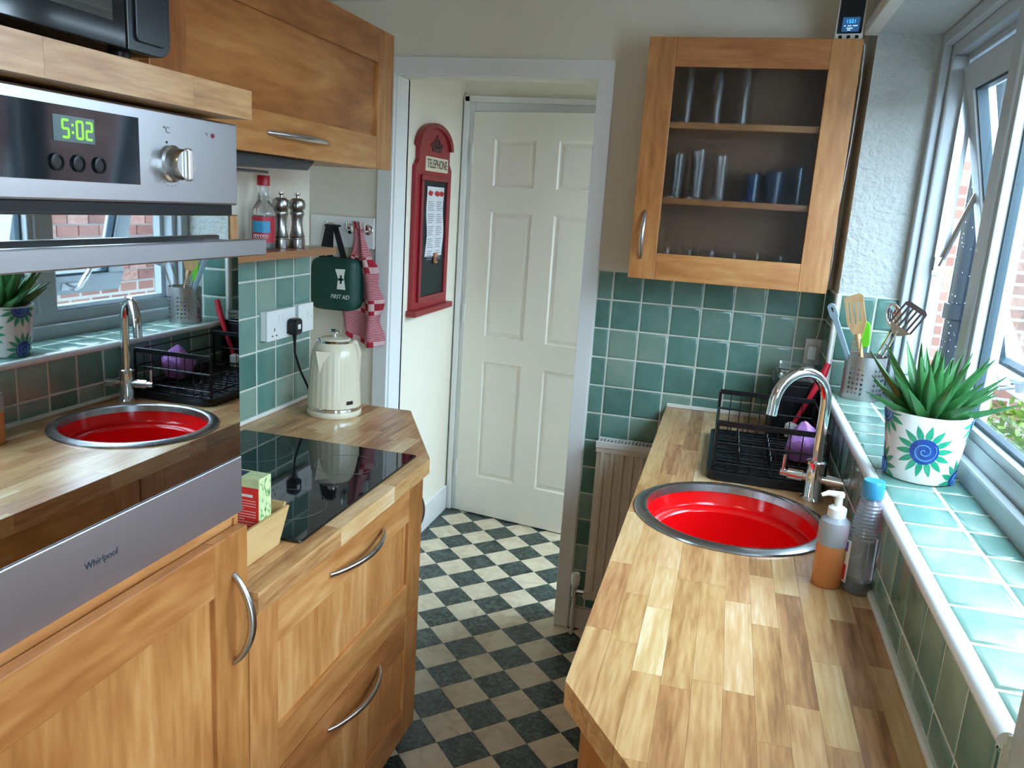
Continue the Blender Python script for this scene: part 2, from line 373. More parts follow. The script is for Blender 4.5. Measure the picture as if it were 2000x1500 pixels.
# ------------------------------------------------------------------ floor tiles (diamond checker)
m_tb = marble('dark_green_marbled_vinyl', (.006, .012, .011), (.085, .13, .115), 48., 9., .33, .42, .66)
m_tw = marble('cream_marbled_vinyl', (.52, .42, .28), (.68, .58, .42), 14., 6., .33, .30, .6)
HX, HY = .0849, .0868
def diamond(mat):
    g = .0006; a, b = HX - g, HY - g
    return MB().prism([(a, 0), (0, b), (-a, 0), (0, -b)], -.004, 0).mesh('tile', mat)
MTB, MTW = diamond(m_tb), diamond(m_tw)
cnt = 0
for i in range(-40, 40):
    for j in range(-40, 40):
        if (i + j) % 2: continue
        x = -.263 + i * HX; y = .2205 + j * HY
        if not (-.72 - .14 < x < .42 and -1.75 < y < 1.05): continue
        if x < -.45 and y < -.35: continue
        if x > .10 and y > .12: continue
        if y > 0.1 and x < -.80: continue
        if (-.76 < x < -.70 and 0 < y < .1): pass
        # row parity decides the colour
        o = bpy.data.objects.new('tile', MTB if (j % 2 == 0) else MTW); COL.objects.link(o); o.parent = floor; o.location = (x, y, 0); cnt += 1
fb = MB(); 
# the same checker runs on behind the camera and under the units: one sheet
m, nt, b, L = base('vinyl_checker_sheet'); b.inputs['Roughness'].default_value = .35
tc = N(nt, 'ShaderNodeTexCoord'); mp = N(nt, 'ShaderNodeMapping'); mp.inputs['Location'].default_value = (.263, -.2205, 0); mp.vector_type = 'POINT'
mp2 = N(nt, 'ShaderNodeMapping'); mp2.inputs['Rotation'].default_value = (0, 0, PI / 4)
ck = N(nt, 'ShaderNodeTexChecker', Scale=1 / .1214); ck.inputs['Color1'].default_value = (.03, .05, .045, 1); ck.inputs['Color2'].default_value = (.58, .5, .38, 1)
L(tc.outputs['Object'], mp.inputs[0]); L(mp.outputs[0], mp2.inputs[0]); L(mp2.outputs[0], ck.inputs['Vector']); L(ck.outputs['Color'], b.inputs['Base Color'])
MB().box((XL, YS, -.004), (XR, -1.80, -.0005)).build('vinyl_sheet', m, floor)

# ------------------------------------------------------------------ wall tiles
def tile_mesh(w, h, name='tile'):
    """pillowed tile lying in x,z facing -y, centred"""
    m = MB(); a, b = w / 2, h / 2; rings = [(0, 0), (0, -.0045), (.003, -.0065), (.009, -.0072)]
    vs = []
    for d, y in rings: vs += [(-a + d, y, -b + d), (a - d, y, -b + d), (a - d, y, b - d), (-a + d, y, b - d)]
    fs = [(4 * i + j, 4 * i + (j + 1) % 4, 4 * i + 4 + (j + 1) % 4, 4 * i + 4 + j) for i in range(3) for j in range(4)] + [(12, 13, 14, 15)]
    m.add(vs, fs); m.sm = True
    return m.mesh(name, m_tile)
TM = {}
def put_tile(parent, w, h, loc, rot=(0, 0, 0), jig=.35):
    k = (round(w, 4), round(h, 4))
    if k not in TM: TM[k] = tile_mesh(*k)
    o = bpy.data.objects.new('tile', TM[k]); COL.objects.link(o); o.parent = parent; o.location = loc
    o.rotation_euler = (rot[0] + math.radians(random.uniform(-jig, jig)), rot[1], rot[2] + math.radians(random.uniform(-jig, jig)))
    return o
G = .0045
def tile_field(parent, us, vs, place, rot, skip=None):
    for i in range(len(us) - 1):
        for j in range(len(vs) - 1):
            u0, u1, v0, v1 = us[i], us[i + 1], vs[j], vs[j + 1]
            if u1 - u0 < .012 or v1 - v0 < .012: continue
            if skip and skip((u0 + u1) / 2, (v0 + v1) / 2): continue
            put_tile(parent, u1 - u0 - G, v1 - v0 - G, place((u0 + u1) / 2, (v0 + v1) / 2), rot)
# back wall
xg, zg = .1112, 1.2657
us = [.056, xg] + [xg + P * i for i in range(1, 7)] + [XR]
vs = [.088] + [zg - P * j for j in range(11, -1, -1)] + [1.366]
vs = sorted(v for v in vs if v >= .088)
MB().box((.055, -.0068, .086), (XR, 0, 1.366)).build('grout_bed', m_grout, wall_back)
tile_field(wall_back, us, vs, lambda u, v: (u, -.002, v), (0, 0, 0), skip=lambda u, v: u > .40 and v < .88)
# left wall: faces +x
PL = .102
usl = [-.502] + [-.6034 - PL * k for k in range(0, 6)] + [-1.20]
usl = sorted(usl); vsl = [WT + .006] + [1.3147 - PL * j for j in range(3, -1, -1)] + [1.388]
MB().box((XL, -1.72, WT), (XL + .0068, -.5, 1.388)).build('grout_bed', m_grout, wall_left)
tile_field(wall_left, usl, vsl, lambda u, v: (XL + .002, u, v), (0, 0, PI / 2))
# window sill: faces up, and upstand under it facing -x, and reveal facing -y
struct(MB().box((XR - .004, YEND, ZS - .012), (1.0, YRV, ZS - .0012)), 'trim_5', m_grout)
sill = [o for o in bpy.data.objects if o.name.startswith('trim_5')][0]
ys = [YRV] + [-1.172 + P * k for k in range(9, -8, -1)] + [YEND]
ys = sorted(y for y in ys if YEND <= y <= YRV)
tile_field(sill, [XR + .006, XR + .106, XWF + .004], ys, lambda u, v: (u, v, ZS - .0065), (-PI / 2, 0, 0))
no = MB(); no.tube([(XR - .003, YEND + .002, ZS - .009), (XR - .003, YRV - .002, ZS - .009)], .0105, 12)
no.build('nosing', plain('white_tile_trim', (.78, .82, .84), .22, var=.04), sill)
ysr = [y for y in [-1.172 + .03 + P * k for k in range(11, -9, -1)] if YEND <= y <= 0]; ysr = sorted(ysr + [-.001, YEND])
MB().box((XR - .0068, YEND, WT), (XR, 0, ZS - .012)).build('grout_bed', m_grout, wall_right)
tile_field(wall_right, ysr, [WT + .008, .968, ZS - .014], lambda u, v: (XR - .002, u, v), (0, 0, -PI / 2))
# corner strip between the back wall and the reveal
MB().box((XR - .0068, YRV, ZS - .012), (XR, 0, 1.366)).build('grout_bed', m_grout, wall_right)
tile_field(wall_right, [YRV + .006, -.103, -.004], [ZS - .010, 1.163, 1.2657, 1.366], lambda u, v: (XR - .002, u, v), (0, 0, -PI / 2))
MB().box((XR, YRV - .0068, ZS - .001), (XWF + .03, YRV, 1.368)).build('grout_bed', m_grout, wall_right)
tile_field(wall_right, [XR + .008, XR + .108, XWF + .01], [ZS, 1.163, 1.2657, 1.366], lambda u, v: (u, YRV - .002, v), (0, 0, 0))
MB().tube([(XR, YRV - .004, ZS), (XR, YRV - .004, 1.368)], .006, 8).build('corner_trim', m_white, wall_right)

# ------------------------------------------------------------------ window
wf = MB(); Y0, Y1 = YEND, YRV; X0, X1 = 1.014, 1.086; ZB, ZT = ZS - .01, 2.105; FW = .062
wf.box((X0, Y0, ZB), (X1, Y1, ZB + .078)); wf.box((X0, Y0, ZT - FW), (X1, Y1, ZT)); wf.box((X0, Y1 - FW, ZB + .078), (X1, Y1, ZT - FW)); wf.box((X0, Y0, ZB + .078), (X1, Y0 + FW, ZT - FW))
wf.box((X0, -.858, ZB + .078), (X1, -.786, ZT - FW))
wf.box((XWF, Y0, ZB), (1.014, Y1, ZB + .050))
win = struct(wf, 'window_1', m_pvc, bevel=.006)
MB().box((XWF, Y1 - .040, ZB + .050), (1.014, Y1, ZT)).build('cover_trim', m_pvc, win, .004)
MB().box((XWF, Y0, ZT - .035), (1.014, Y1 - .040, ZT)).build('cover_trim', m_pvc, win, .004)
# inner rebate of the opening light
rb = MB(); rb.box((1.052, Y1 - FW - .018, ZB + .078), (1.084, Y1 - FW, ZT - FW)); rb.box((1.052, -.786, ZB + .078), (1.084, -.77, ZT - FW)); rb.box((1.052, -.77, ZB + .078), (1.084, Y1 - FW - .018, ZB + .094)); rb.box((1.052, -.77, ZT - FW - .016), (1.084, Y1 - FW - .018, ZT - FW))
rb.build('rebate', m_pvc, win, .002)
# fixed light beads, gasket, pane
bd = MB(); yA, yB, zA, zB = Y0 + FW, -.858, ZB + .078, ZT - FW
def rectframe(m, x0, x1, ya, yb, za, zb, w):
    m.box((x0, ya, za), (x1, yb, za + w)); m.box((x0, ya, zb - w), (x1, yb, zb)); m.box((x0, ya, za + w), (x1, ya + w, zb - w)); m.box((x0, yb - w, za + w), (x1, yb, zb - w)); return m
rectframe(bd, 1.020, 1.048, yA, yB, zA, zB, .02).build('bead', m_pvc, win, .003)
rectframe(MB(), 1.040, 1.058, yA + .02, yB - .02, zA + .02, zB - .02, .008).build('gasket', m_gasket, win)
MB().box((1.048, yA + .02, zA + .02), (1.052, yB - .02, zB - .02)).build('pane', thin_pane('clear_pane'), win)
# open top-hung sash, in its own tilted frame
sw_a, sw_b = -.772, -.262
sash = bpy.data.objects.new('sash', None); COL.objects.link(sash); sash.parent = win; sash.location = (1.045, 0, 2.012)
sash_ang = math.atan2(1.245 - 1.045, 2.012 - 1.165); sash.rotation_euler = (0, -sash_ang, 0)
SL = math.hypot(.2, .847); SWD = .066
sm = MB(); sm.box((-.004, sw_a, -SL), (.052, sw_b, -SL + SWD)); sm.box((-.004, sw_a, -SWD), (.052, sw_b, 0)); sm.box((-.004, sw_a, -SL + SWD), (.052, sw_a + SWD, -SWD)); sm.box((-.004, sw_b - SWD, -SL + SWD), (.052, sw_b, -SWD))
sm.build('sash_frame', m_pvc, sash, .006)
rectframe(MB(), .004, .03, sw_a + SWD, sw_b - SWD, -SL + SWD, -SWD, .010).build('gasket', m_gasket, sash)
MB().box((.020, sw_a + SWD, -SL + SWD), (.024, sw_b - SWD, -SWD)).build('pane', thin_pane('clear_pane'), sash)
hd = MB(); hc = -.515; hz = -SL + .033
hd.box((-.012, hc - .035, hz - .012), (-.004, hc + .035, hz + .012)); hd.tube([(-.012, hc, hz), (-.035, hc, hz), (-.045, hc + .01, hz + .012), (-.048, hc + .035, hz + .07), (-.047, hc + .045, hz + .125)], [.010, .010, .011, .009, .007], 10)
hd.build('handle', m_chrome, sash)
# friction stay
sy = MB(); sy.box((1.050, Y1 - FW - .024, 1.45), (1.07, Y1 - FW - .018, 2.0)); sy.box((1.050, Y1 - FW - .036, 1.462), (1.072, Y1 - FW - .018, 1.50))
sy.build('stay_track', steel('stay_steel', (.55, .60, .63), .35, 'z'), win)
sa = MB(); a, bq = Vector((1.062, Y1 - FW - .03, 1.475)), Vector((1.132, Y1 - FW - .03, 1.70)); sa.tube([a, bq], .008, 6); sa.build('stay_arm', m_handle, win)

# ================================================================== OUTSIDE
m_brick = wood('red_brick', [(.075, .032, .026), (.15, .062, .048), (.19, .085, .068), (.26, .17, .14)], 'y', rough=.75, scale=24., stretch=.4, rnd=.9, figure=.4)
m_mortar = plain('pale_mortar', (.26, .25, .23), .9, bump=.5, bscale=90., var=.1)
XB = 2.95
mb_, nt, b, L = base('brickwork_far'); b.inputs['Roughness'].default_value = .9
tc = N(nt, 'ShaderNodeTexCoord'); mp = N(nt, 'ShaderNodeMapping'); mp.inputs['Rotation'].default_value = (PI / 2, 0, PI / 2)
bt = N(nt, 'ShaderNodeTexBrick', Scale=1.0); bt.inputs['Brick Width'].default_value = .17; bt.inputs['Row Height'].default_value = .075; bt.inputs['Mortar Size'].default_value = .010
bt.inputs['Color1'].default_value = (.14, .058, .045, 1); bt.inputs['Color2'].default_value = (.21, .11, .085, 1); bt.inputs['Mortar'].default_value = (.26, .25, .23, 1)
sp = N(nt, 'ShaderNodeSeparateXYZ'); cb = N(nt, 'ShaderNodeCombineXYZ'); L(tc.outputs['Object'], sp.inputs[0]); L(sp.outputs['Y'], cb.inputs['X']); L(sp.outputs['Z'], cb.inputs['Y']); L(cb.outputs[0], bt.inputs['Vector']); L(bt.outputs['Color'], b.inputs['Base Color'])
gw = MB().box((XB, -4.5, .0), (XB + .22, 3.6, 2.1)).box((XB, 3.6, .0), (XB + .22, 9., 4.5)).build('garden_wall', mb_); tag(gw, 'red brick house wall with pale mortar joints seen through the open kitchen window', 'wall')
bpanel = MB().box((XB - .003, .0, .9), (XB + .01, 3.4, 2.05)).build('mortar_bed', m_mortar, gw)
bm_ = MB().box((-.006, -.080, -.0325), (.006, .080, .0325)).mesh('brick', m_brick)
for r in range(15):
    for c in range(20):
        y = .085 + c * .17 + (.085 if r % 2 else 0)
        if y > 3.33: continue
        o = bpy.data.objects.new('brick', bm_); COL.objects.link(o); o.parent = gw; o.location = (XB - .006, y, .94 + r * .075)
me2, nt, b, L = base('brickwork_facing'); b.inputs['Roughness'].default_value = .9
tc = N(nt, 'ShaderNodeTexCoord'); bt = N(nt, 'ShaderNodeTexBrick', Scale=1.0); bt.inputs['Brick Width'].default_value = .225; bt.inputs['Row Height'].default_value = .075; bt.inputs['Mortar Size'].default_value = .010
bt.inputs['Color1'].default_value = (.15, .06, .045, 1); bt.inputs['Color2'].default_value = (.24, .13, .10, 1); bt.inputs['Mortar'].default_value = (.28, .27, .24, 1)
sp = N(nt, 'ShaderNodeSeparateXYZ'); cb = N(nt, 'ShaderNodeCombineXYZ'); L(tc.outputs['Object'], sp.inputs[0]); L(sp.outputs['X'], cb.inputs['X']); L(sp.outputs['Z'], cb.inputs['Y']); L(cb.outputs[0], bt.inputs['Vector']); L(bt.outputs['Color'], b.inputs['Base Color'])
gw2 = MB().box((1.12, 3.0, .016), (XB - .002, 3.2, 3.2)).build('end_wall', me2); tag(gw2, 'red brick end wall of the yard behind the black drainpipe', 'wall')
gy = MB().box((1.10, -6, -.10), (XB - .001, 9, .015)).build('garden_paving', marble('grey_slate_paving', (.06, .07, .075), (.15, .165, .165), 6., 5., .6)); tag(gy, 'grey slate paving of the yard below the window', 'paving')
dp = thing('downpipe', 'black drainpipe wet with raindrops just outside the open window sash', 'drainpipe', (1.225, .03, .016))
MB(dp).tube([(1.225, .03, .016), (1.225, .03, 3.0)], .050, 20).build('pipe', plain('black_wet_pipe', (.012, .018, .028), .18, spec=.7), dp)
cl = MB(dp); cl.lathe([(.051, 0), (.060, .004), (.060, .05), (.051, .054)], (1.225, .03, 1.30), 20); cl.build('socket_joint', plain('black_wet_pipe', (.012, .018, .028), .18), dp)
dm = MB(dp)
for i in range(170):
    a = random.uniform(PI * .9, PI * 1.9); z = random.uniform(1.0, 1.95); r = random.uniform(.0008, .0022)
    c = Vector((1.225 + .050 * math.cos(a), .03 + .050 * math.sin(a), z))
    dm.add([c + Vector(q) * r for q in ((1, 0, 0), (-1, 0, 0), (0, 1, 0), (0, -1, 0), (0, 0, 1.4), (0, 0, -1.4))], [(0, 2, 4), (2, 1, 4), (1, 3, 4), (3, 0, 4), (2, 0, 5), (1, 2, 5), (3, 1, 5), (0, 3, 5)])
dm.sm = True; tag(dm.build('raindrops', plain('rain_water', (.75, .85, .95), .05), dp), kind='stuff')
def bush(name, label, c, r, n, cols, seed):
    rnd = random.Random(seed); root = thing(name, label, 'bush', (c[0], c[1], .018))
    stm = MB(root)
    for k in range(6):
        a = k * PI / 3; stm.tube([(c[0], c[1], .018), (c[0] + .4 * r * math.cos(a), c[1] + .4 * r * math.sin(a), c[2])], [.010, .003], 6)
    stm.build('stem', plain('bush_stem', (.12, .09, .05), .8), root)
    lf = MB(root)
    for k in range(n):
        while True:
            p = Vector((rnd.uniform(-1, 1), rnd.uniform(-1, 1), rnd.uniform(-1, 1)))
            if p.length < 1: break
        q = Vector(c) + Vector((p.x * r, p.y * r, p.z * (c[2] - .08)))
        d = Vector((rnd.uniform(-1, 1), rnd.uniform(-1, 1), rnd.uniform(-.2, 1))).normalized(); e = d.cross(Vector((rnd.random(), rnd.random(), rnd.random()))).normalized(); s = rnd.uniform(.03, .06)
        lf.add([q, q + d * s * .5 + e * s * .22, q + d * s, q + d * s * .5 - e * s * .22], [(0, 1, 2, 3)])
    tag(lf.build('foliage', plain('leaf_' + name, cols, .5, var=.45, vscale=14.), root), kind='stuff')
bush('yellow_green_bush', 'feathery yellow-green bush in the yard outside the fixed window pane', (1.62, .50, .53), .26, 2600, (.13, .21, .025), 3)
bush('dark_green_bush', 'low dark green bush on the slate paving beside the brick wall', (2.3, .9, .42), .36, 1600, (.04, .12, .025), 5)

# ================================================================== CABINETRY HELPERS
def bow_handle(parent, a, b, out, name='handle', r=.0065, depth=.034):
    """bowed steel bar from a to b (local), bulging along out"""
    a, b, out = Vector(a), Vector(b), Vector(out); m = MB(); pts = []; rr = []
    for i in range(17):
        t = i / 16; pts.append(a.lerp(b, t) + out * (math.sin(PI * t) ** .75) * depth); rr.append(r * (.75 + .35 * math.sin(PI * t)))
    m.tube(pts, rr, 10); return m.build(name, m_handle, parent)
def shaker(parent, name, org, u, v, w, h, fw=.088, th=.020, grain_u='y', panel_z='z', glass_pane=None, rec=.009, top_fw=None):
    """framed door: org = lower corner of front face, u = width dir, v = up, n = outward; parts as children of a panel mesh"""
    u, v, org = Vector(u), Vector(v), Vector(org); n = u.cross(v).normalized(); tf = top_fw or fw
    def bx(m, a0, a1, b0, b1, d0, d1):
        ps = [org + u * a + v * bb + n * d for d in (d0, d1) for (a, bb) in ((a0, b0), (a1, b0), (a1, b1), (a0, b1))]
        return m.add(ps, [(3, 2, 1, 0), (4, 5, 6, 7), (0, 1, 5, 4), (1, 2, 6, 5), (2, 3, 7, 6), (3, 0, 4, 7)])
    if glass_pane: d = bx(MB(), fw - .004, w - fw + .004, tf - .004, h - tf + .004, -.012, -.008).build(name, glass_pane, parent)
    else: d = bx(MB(), fw - .004, w - fw + .004, tf - .004, h - tf + .004, -th + .002, -rec).build(name, beech(panel_z), parent)
    for a in (0, w - fw): bx(MB(), a, a + fw, 0, h, -th, 0).build('stile', beech('z'), d, .0016)
    for bb in (0, h - tf): bx(MB(), fw, w - fw, bb, bb + tf, -th, 0).build('rail', beech(grain_u), d, .0016)
    return d

# ---------------------------------------------------------------- worktops built of staves
def worktop(name, label, x0, x1, y0, y1, z1, th, clips, hole=None, seed=1, sw=.0445, along='y'):
    rnd = random.Random(seed); root = thing(name, label, 'worktop', ((x0 + x1) / 2, (y0 + y1) / 2, z1 - th)); mat = oak(along)
    if along == 'x': x0, x1, y0, y1 = y0, y1, x0, x1
    n = max(1, round((x1 - x0) / sw)); w = (x1 - x0) / n; g = .00015
    for i in range(n):
        y = y0 - rnd.uniform(0, .3)
        while y < y1:
            l = rnd.uniform(.16, .36); a, b = max(y, y0), min(y + l, y1); y += l
            if b - a < .004: continue
            xa, xb = x0 + i * w + g, x0 + (i + 1) * w - g; polys = []
            if hole and not (xb < hole[0] - hole[2] or xa > hole[0] + hole[2] or b < hole[1] - hole[2] or a > hole[1] + hole[2]):
                X = [xa + (xb - xa) * k / 6 for k in range(7)]; S = [math.sqrt(max(0, hole[2] ** 2 - (q - hole[0]) ** 2)) for q in X]
                up = [max(a + g, hole[1] + s_) for s_ in S]; dn = [min(b - g, hole[1] - s_) for s_ in S]
                if any(q < b - g for q in up): polys.append([(X[k], min(up[k], b - g)) for k in range(7)] + [(xb, b - g), (xa, b - g)])
                if any(q > a + g for q in dn): polys.append([(xa, a + g), (xb, a + g)] + [(X[k], max(dn[k], a + g)) for k in range(6, -1, -1)])
            else: polys = [[(xa, a + g), (xb, a + g), (xb, b - g), (xa, b - g)]]
            for pl in polys:
                if along == 'x': pl = [(q[1], q[0]) for q in pl]
                for c in clips: pl = clip(pl, *c)
                q2 = []
                for q in pl:
                    if not q2 or math.hypot(q[0] - q2[-1][0], q[1] - q2[-1][1]) > 1e-5: q2.append(q)
                if len(q2) < 3: continue
                ar = abs(sum(q2[k][0] * q2[(k + 1) % len(q2)][1] - q2[(k + 1) % len(q2)][0] * q2[k][1] for k in range(len(q2)))) / 2
                if ar < 2e-5: continue
                MB(root).prism(q2, z1 - th, z1).build('stave', mat, root)
    return root
SKX, SKY, SKR = .562, -1.006, .218
nxr, nyr = -(1.933 - 1.78), -(.448 - .337); q_ = math.hypot(nxr, nyr)
worktop('oak_worktop', 'oak block worktop with the red sink let into it, under the window sill', XA, XR - .004, -2.35, -.004, WT - .002, .04, [(.337, -1.78, nxr / q_, nyr / q_)], (SKX, SKY, .205), 11)
YF1, XF2 = -.930, -.428
worktop('hob_worktop', 'oak block worktop with the black hob and the cream kettle on it', XL + .004, -.197, -1.722, -.503, WT, .04, [(-.197, YF1, .43, .2308)], None, 5, .0425)
sl = MB(); sl.box((XA, -.014, WT - .002), (XR, -.004, WT + .012)); sl.build('back_seal', m_seal, wall_back, .003)
MB().box((XR - .016, -2.3, WT - .002), (XR - .002, -.004, WT + .010)).build('side_seal', m_seal, wall_right, .004)
MB().box((XL + .002, -1.72, WT), (XL + .014, -.503, WT + .013)).build('side_seal', m_seal, wall_left, .004)

# ---------------------------------------------------------------- left base unit with two deep drawers
XD = -.215
u = thing('drawer_unit', 'beech base unit with two deep framed drawers under the black hob', 'cabinet', (-.5, -1.32, 0))
MB(u).box((XL, -1.722, .134), (XD - .021, -.925, .870)).build('carcass', m_inside, u)
MB(u).box((XL, -1.722, .0), (XD - .07, -.925, .134)).build('plinth', beech('y'), u)
for z0, h in ((.502, .355), (.134, .363)):
    d = shaker(u, 'drawer_front', Vector((XD, -1.720, z0)) - u.location, (0, 1, 0), (0, 0, 1), .796, h, .090)
    d.name = 'drawer_front'
    zz = z0 + h - .045
    bow_handle(d, Vector((XD, -1.436, zz)) - u.location, Vector((XD, -1.176, zz)) - u.location, (1, 0, 0))
# angled end unit
ax, ay = -.217, -.921; bx_, by_ = -.435, -.515
ed = Vector((bx_ - ax, by_ - ay, 0)); el = ed.length; ed.normalize()
u = thing('corner_unit', 'narrow angled beech end unit beside the doorway with an upright handle', 'cabinet', (-.6, -.7, 0))
m = MB(u); m.prism([(XL, -.924), (XD - .024, -.924), (-.452, -.512), (XL, -.512)], .134, .870); m.build('carcass', m_inside, u)
m = MB(u); m.prism([(XL, -.924), (XD - .07, -.924), (-.48, -.53), (XL, -.53)], 0, .134); m.build('plinth', beech('y'), u)
d = shaker(u, 'door', Vector((ax, ay, .134)) - u.location, ed, (0, 0, 1), el, .723, .075)
nrm = ed.cross(Vector((0, 0, 1)))
hp = Vector((ax, ay, 0)) + ed * (el - .045) - u.location
hp = Vector((ax, ay, 0)) + ed * .235 - u.location
bow_handle(d, hp + Vector((0, 0, .59)), hp + Vector((0, 0, .745)), nrm)

# ---------------------------------------------------------------- oven tower
XO = -.237; YT0, YT1 = -2.305, -1.707
u = thing('oven_housing', 'beech tower housing the built-in oven above a framed door', 'cabinet', (-.5, -2.02, 0))
m = MB(u); m.box((XL, -1.728, .134), (XD - .022, -1.724 + .001, 1.04)); m.box((XL, -1.726, 1.04), (XO - .034, -1.707 + .002, 1.66)); m.box((XL, -2.325, .134), (XO - .034, -2.307, 1.66)); m.box((XL, -2.307, .134), (XL + .02, -1.726, 1.66)); m.box((XL, -2.307, 1.022), (XO - .012, -1.726, 1.038)); m.box((XL, -2.307, .134), (XO - .012, -1.73, .152))
m.build('carcass', beech('z'), u)
MB(u).box((XL, -2.325, 0), (XD - .07, -1.724, .134)).build('plinth', beech('y'), u)
MB(u).box((XO - .030, -2.305, 1.000), (XO - .004, -1.712, 1.0455)).build('oven_rail', beech('y'), u)
d = shaker(u, 'door', Vector((XD, -2.321, .134)) - u.location, (0, 1, 0), (0, 0, 1), .597, .898, .088)
bow_handle(d, Vector((XD, -1.764, .806)) - u.location, Vector((XD, -1.764, .963)) - u.location, (1, 0, 0))
bd_ = worktop('oak_shelf_board', 'thick oak board over the oven carrying the microwave', XL + .004, -.198, -2.34, -1.728, 1.704, .040, [], None, 21, .0425, 'y')
for o in list(bd_.children): pass

ov = thing('built_in_oven', 'steel built-in oven with green clock and mirror glass door', 'oven', (XO, -2.0, 1.04))
MB(ov).box((XL + .05, YT0 + .02, 1.045), (XO - .02, YT1 - .02, 1.655)).build('body', m_darkin, ov)
cpn = MB(ov).box((XO - .02, YT0, 1.541), (XO, YT1, 1.659)).build('control_panel', m_steel, ov, .003)
m_dg = plain('dark_blue_display_glass', (.004, .010, .016), .06, spec=.7)
dsp = MB(ov).box((XO - .002, -2.122, 1.5635), (XO + .0012, -1.918, 1.6445)).build('display', m_dg, cpn)
MB(ov).box((XO + .001, -2.052, 1.606), (XO + .0018, -1.992, 1.634)).build('clock_window', plain('clock_grey', (.10, .16, .17), .2), cpn)
# seven-segment clock reading 5:02
m_dig = emit('green_led', (.22, .95, .04), .75)
seg = {'5': 'afgcd', '0': 'abcdef', '2': 'abged'}
dg = MB(ov); DW_, DH_ = .0085, .0185
for ch, yc in (('5', -2.0350), ('0', -2.0145), ('2', -2.0005)):
    for s_ in seg[ch]:
        t = .0013; hw_, hh = DW_ / 2, DH_ / 2
        r = {'a': (-hw_, hw_, hh - t, hh + t), 'g': (-hw_, hw_, -t, t), 'd': (-hw_, hw_, -hh - t, -hh + t), 'f': (-hw_ - t, -hw_ + t, 0, hh), 'b': (hw_ - t, hw_ + t, 0, hh), 'e': (-hw_ - t, -hw_ + t, -hh, 0), 'c': (hw_ - t, hw_ + t, -hh, 0)}[s_]
        dg.box((XO + .0018, yc + r[0], 1.620 + r[2]), (XO + .0022, yc + r[1], 1.620 + r[3]))
for z in (1.6245, 1.6165): dg.box((XO + .0018, -2.0262, z - .0014), (XO + .0022, -2.0235, z + .0014))
dg.build('clock_digits', m_dig, cpn)
for y in (-2.050, -2.019, -1.987):
    m = MB(ov); m.lathe([(.0095, 0), (.0095, .003), (.007, .0035), (.007, .002), (.0, .002)], (XO + .001, y, 1.583), 18, 'x'); m.build('button', m_black, cpn)
kb = MB(ov); kb.lathe([(.024, 0), (.024, .004), (.0205, .006), (.0195, .022), (.018, .024), (0, .024)], (XO, -1.857, 1.593), 28, 'x'); kn_ = kb.build('knob', m_handle, cpn)
MB(ov).box((XO + .022, -1.8625, 1.572), (XO + .031, -1.8515, 1.614)).build('knob_grip', plain('pale_satin_metal', (.72, .70, .66), .3, 1.), kn_, .003)
m = MB(ov); m.lathe([(.0032, 0), (.0032, .0012), (0, .0016)], (XO, -1.767, 1.637), 14, 'x'); m.build('indicator_lamp', plain('dark_red_lens', (.25, .01, .015), .2), cpn)
m = MB(ov); m.lathe([(.0016, 0), (.0016, .0006), (0, .0006)], (XO, -1.865, 1.620), 10, 'x'); m.build('dial_dot', m_black, cpn)
fx = lambda y, z, dx=.0004: frame((XO + dx - ov.location.x, y - ov.location.y, z - ov.location.z), (0, 1, 0), (0, 0, 1))
text('dial_scale', '°C', .012, plain('grey_print', (.25, .25, .26), .5), cpn, fx(-1.865, 1.635))
m = MB(ov)
for k_ in range(9): a_ = math.radians(-150 + k_ * 15); m.box((XO, -1.857 + .029 * math.cos(a_) - .0018, 1.593 + .029 * math.sin(a_) - .0006), (XO + .0003, -1.857 + .029 * math.cos(a_) + .0018, 1.593 + .029 * math.sin(a_) + .0006))
m.build('dial_scale', plain('grey_print', (.25, .25, .26), .5), cpn)
text('lamp_symbol', '°C', .007, plain('grey_print', (.25, .25, .26), .5), cpn, fx(-1.780, 1.637))
MB(ov).box((XO - .03, YT0 + .004, 1.527), (XO - .008, YT1 - .004, 1.541)).build('vent_gap', m_black, ov)
# door: black mirror glass, steel lower panel, bar handle
mg, nt, b, L = base('mirror_black_glass'); b.inputs['Base Color'].default_value = (.52, .54, .55, 1); b.inputs['Metallic'].default_value = 1.; b.inputs['Roughness'].default_value = .015
gl = MB(ov).box((XO - .02, YT0 + .002, 1.1425), (XO, YT1, 1.527)).build('door_glass', mg, ov, .0015)
lp = MB(ov).box((XO - .02, YT0 + .002, 1.047), (XO + .0015, YT1, 1.142)).build('lower_panel', m_steeld, ov, .0012)
text('brand_lettering', 'Whirlpool', .0135, plain('dark_grey_print', (.03, .03, .04), .4), lp, fx(-2.0155, 1.0945, .0018))
sw = MB(ov); sw.tube([(XO + .0019, -2.037 + .040 * t, 1.0935 - .004 * math.sin(PI * t) + .010 * t * t) for t in [i / 12 for i in range(13)]], .0003, 5); sw.build('brand_swoosh', plain('mid_grey_print', (.2, .2, .22), .4), lp)
hb_ = MB(ov); hb_.box((XO + .034, YT0 + .004, 1.470), (XO + .048, YT1 + .002, 1.4945)); hbo = hb_.build('handle', m_steel, ov, .002)
for y in (YT0 + .03, YT1 - .03): MB(ov).box((XO, y - .012, 1.476), (XO + .034, y + .012, 1.490)).build('handle_post', m_steeld, ov, .002)

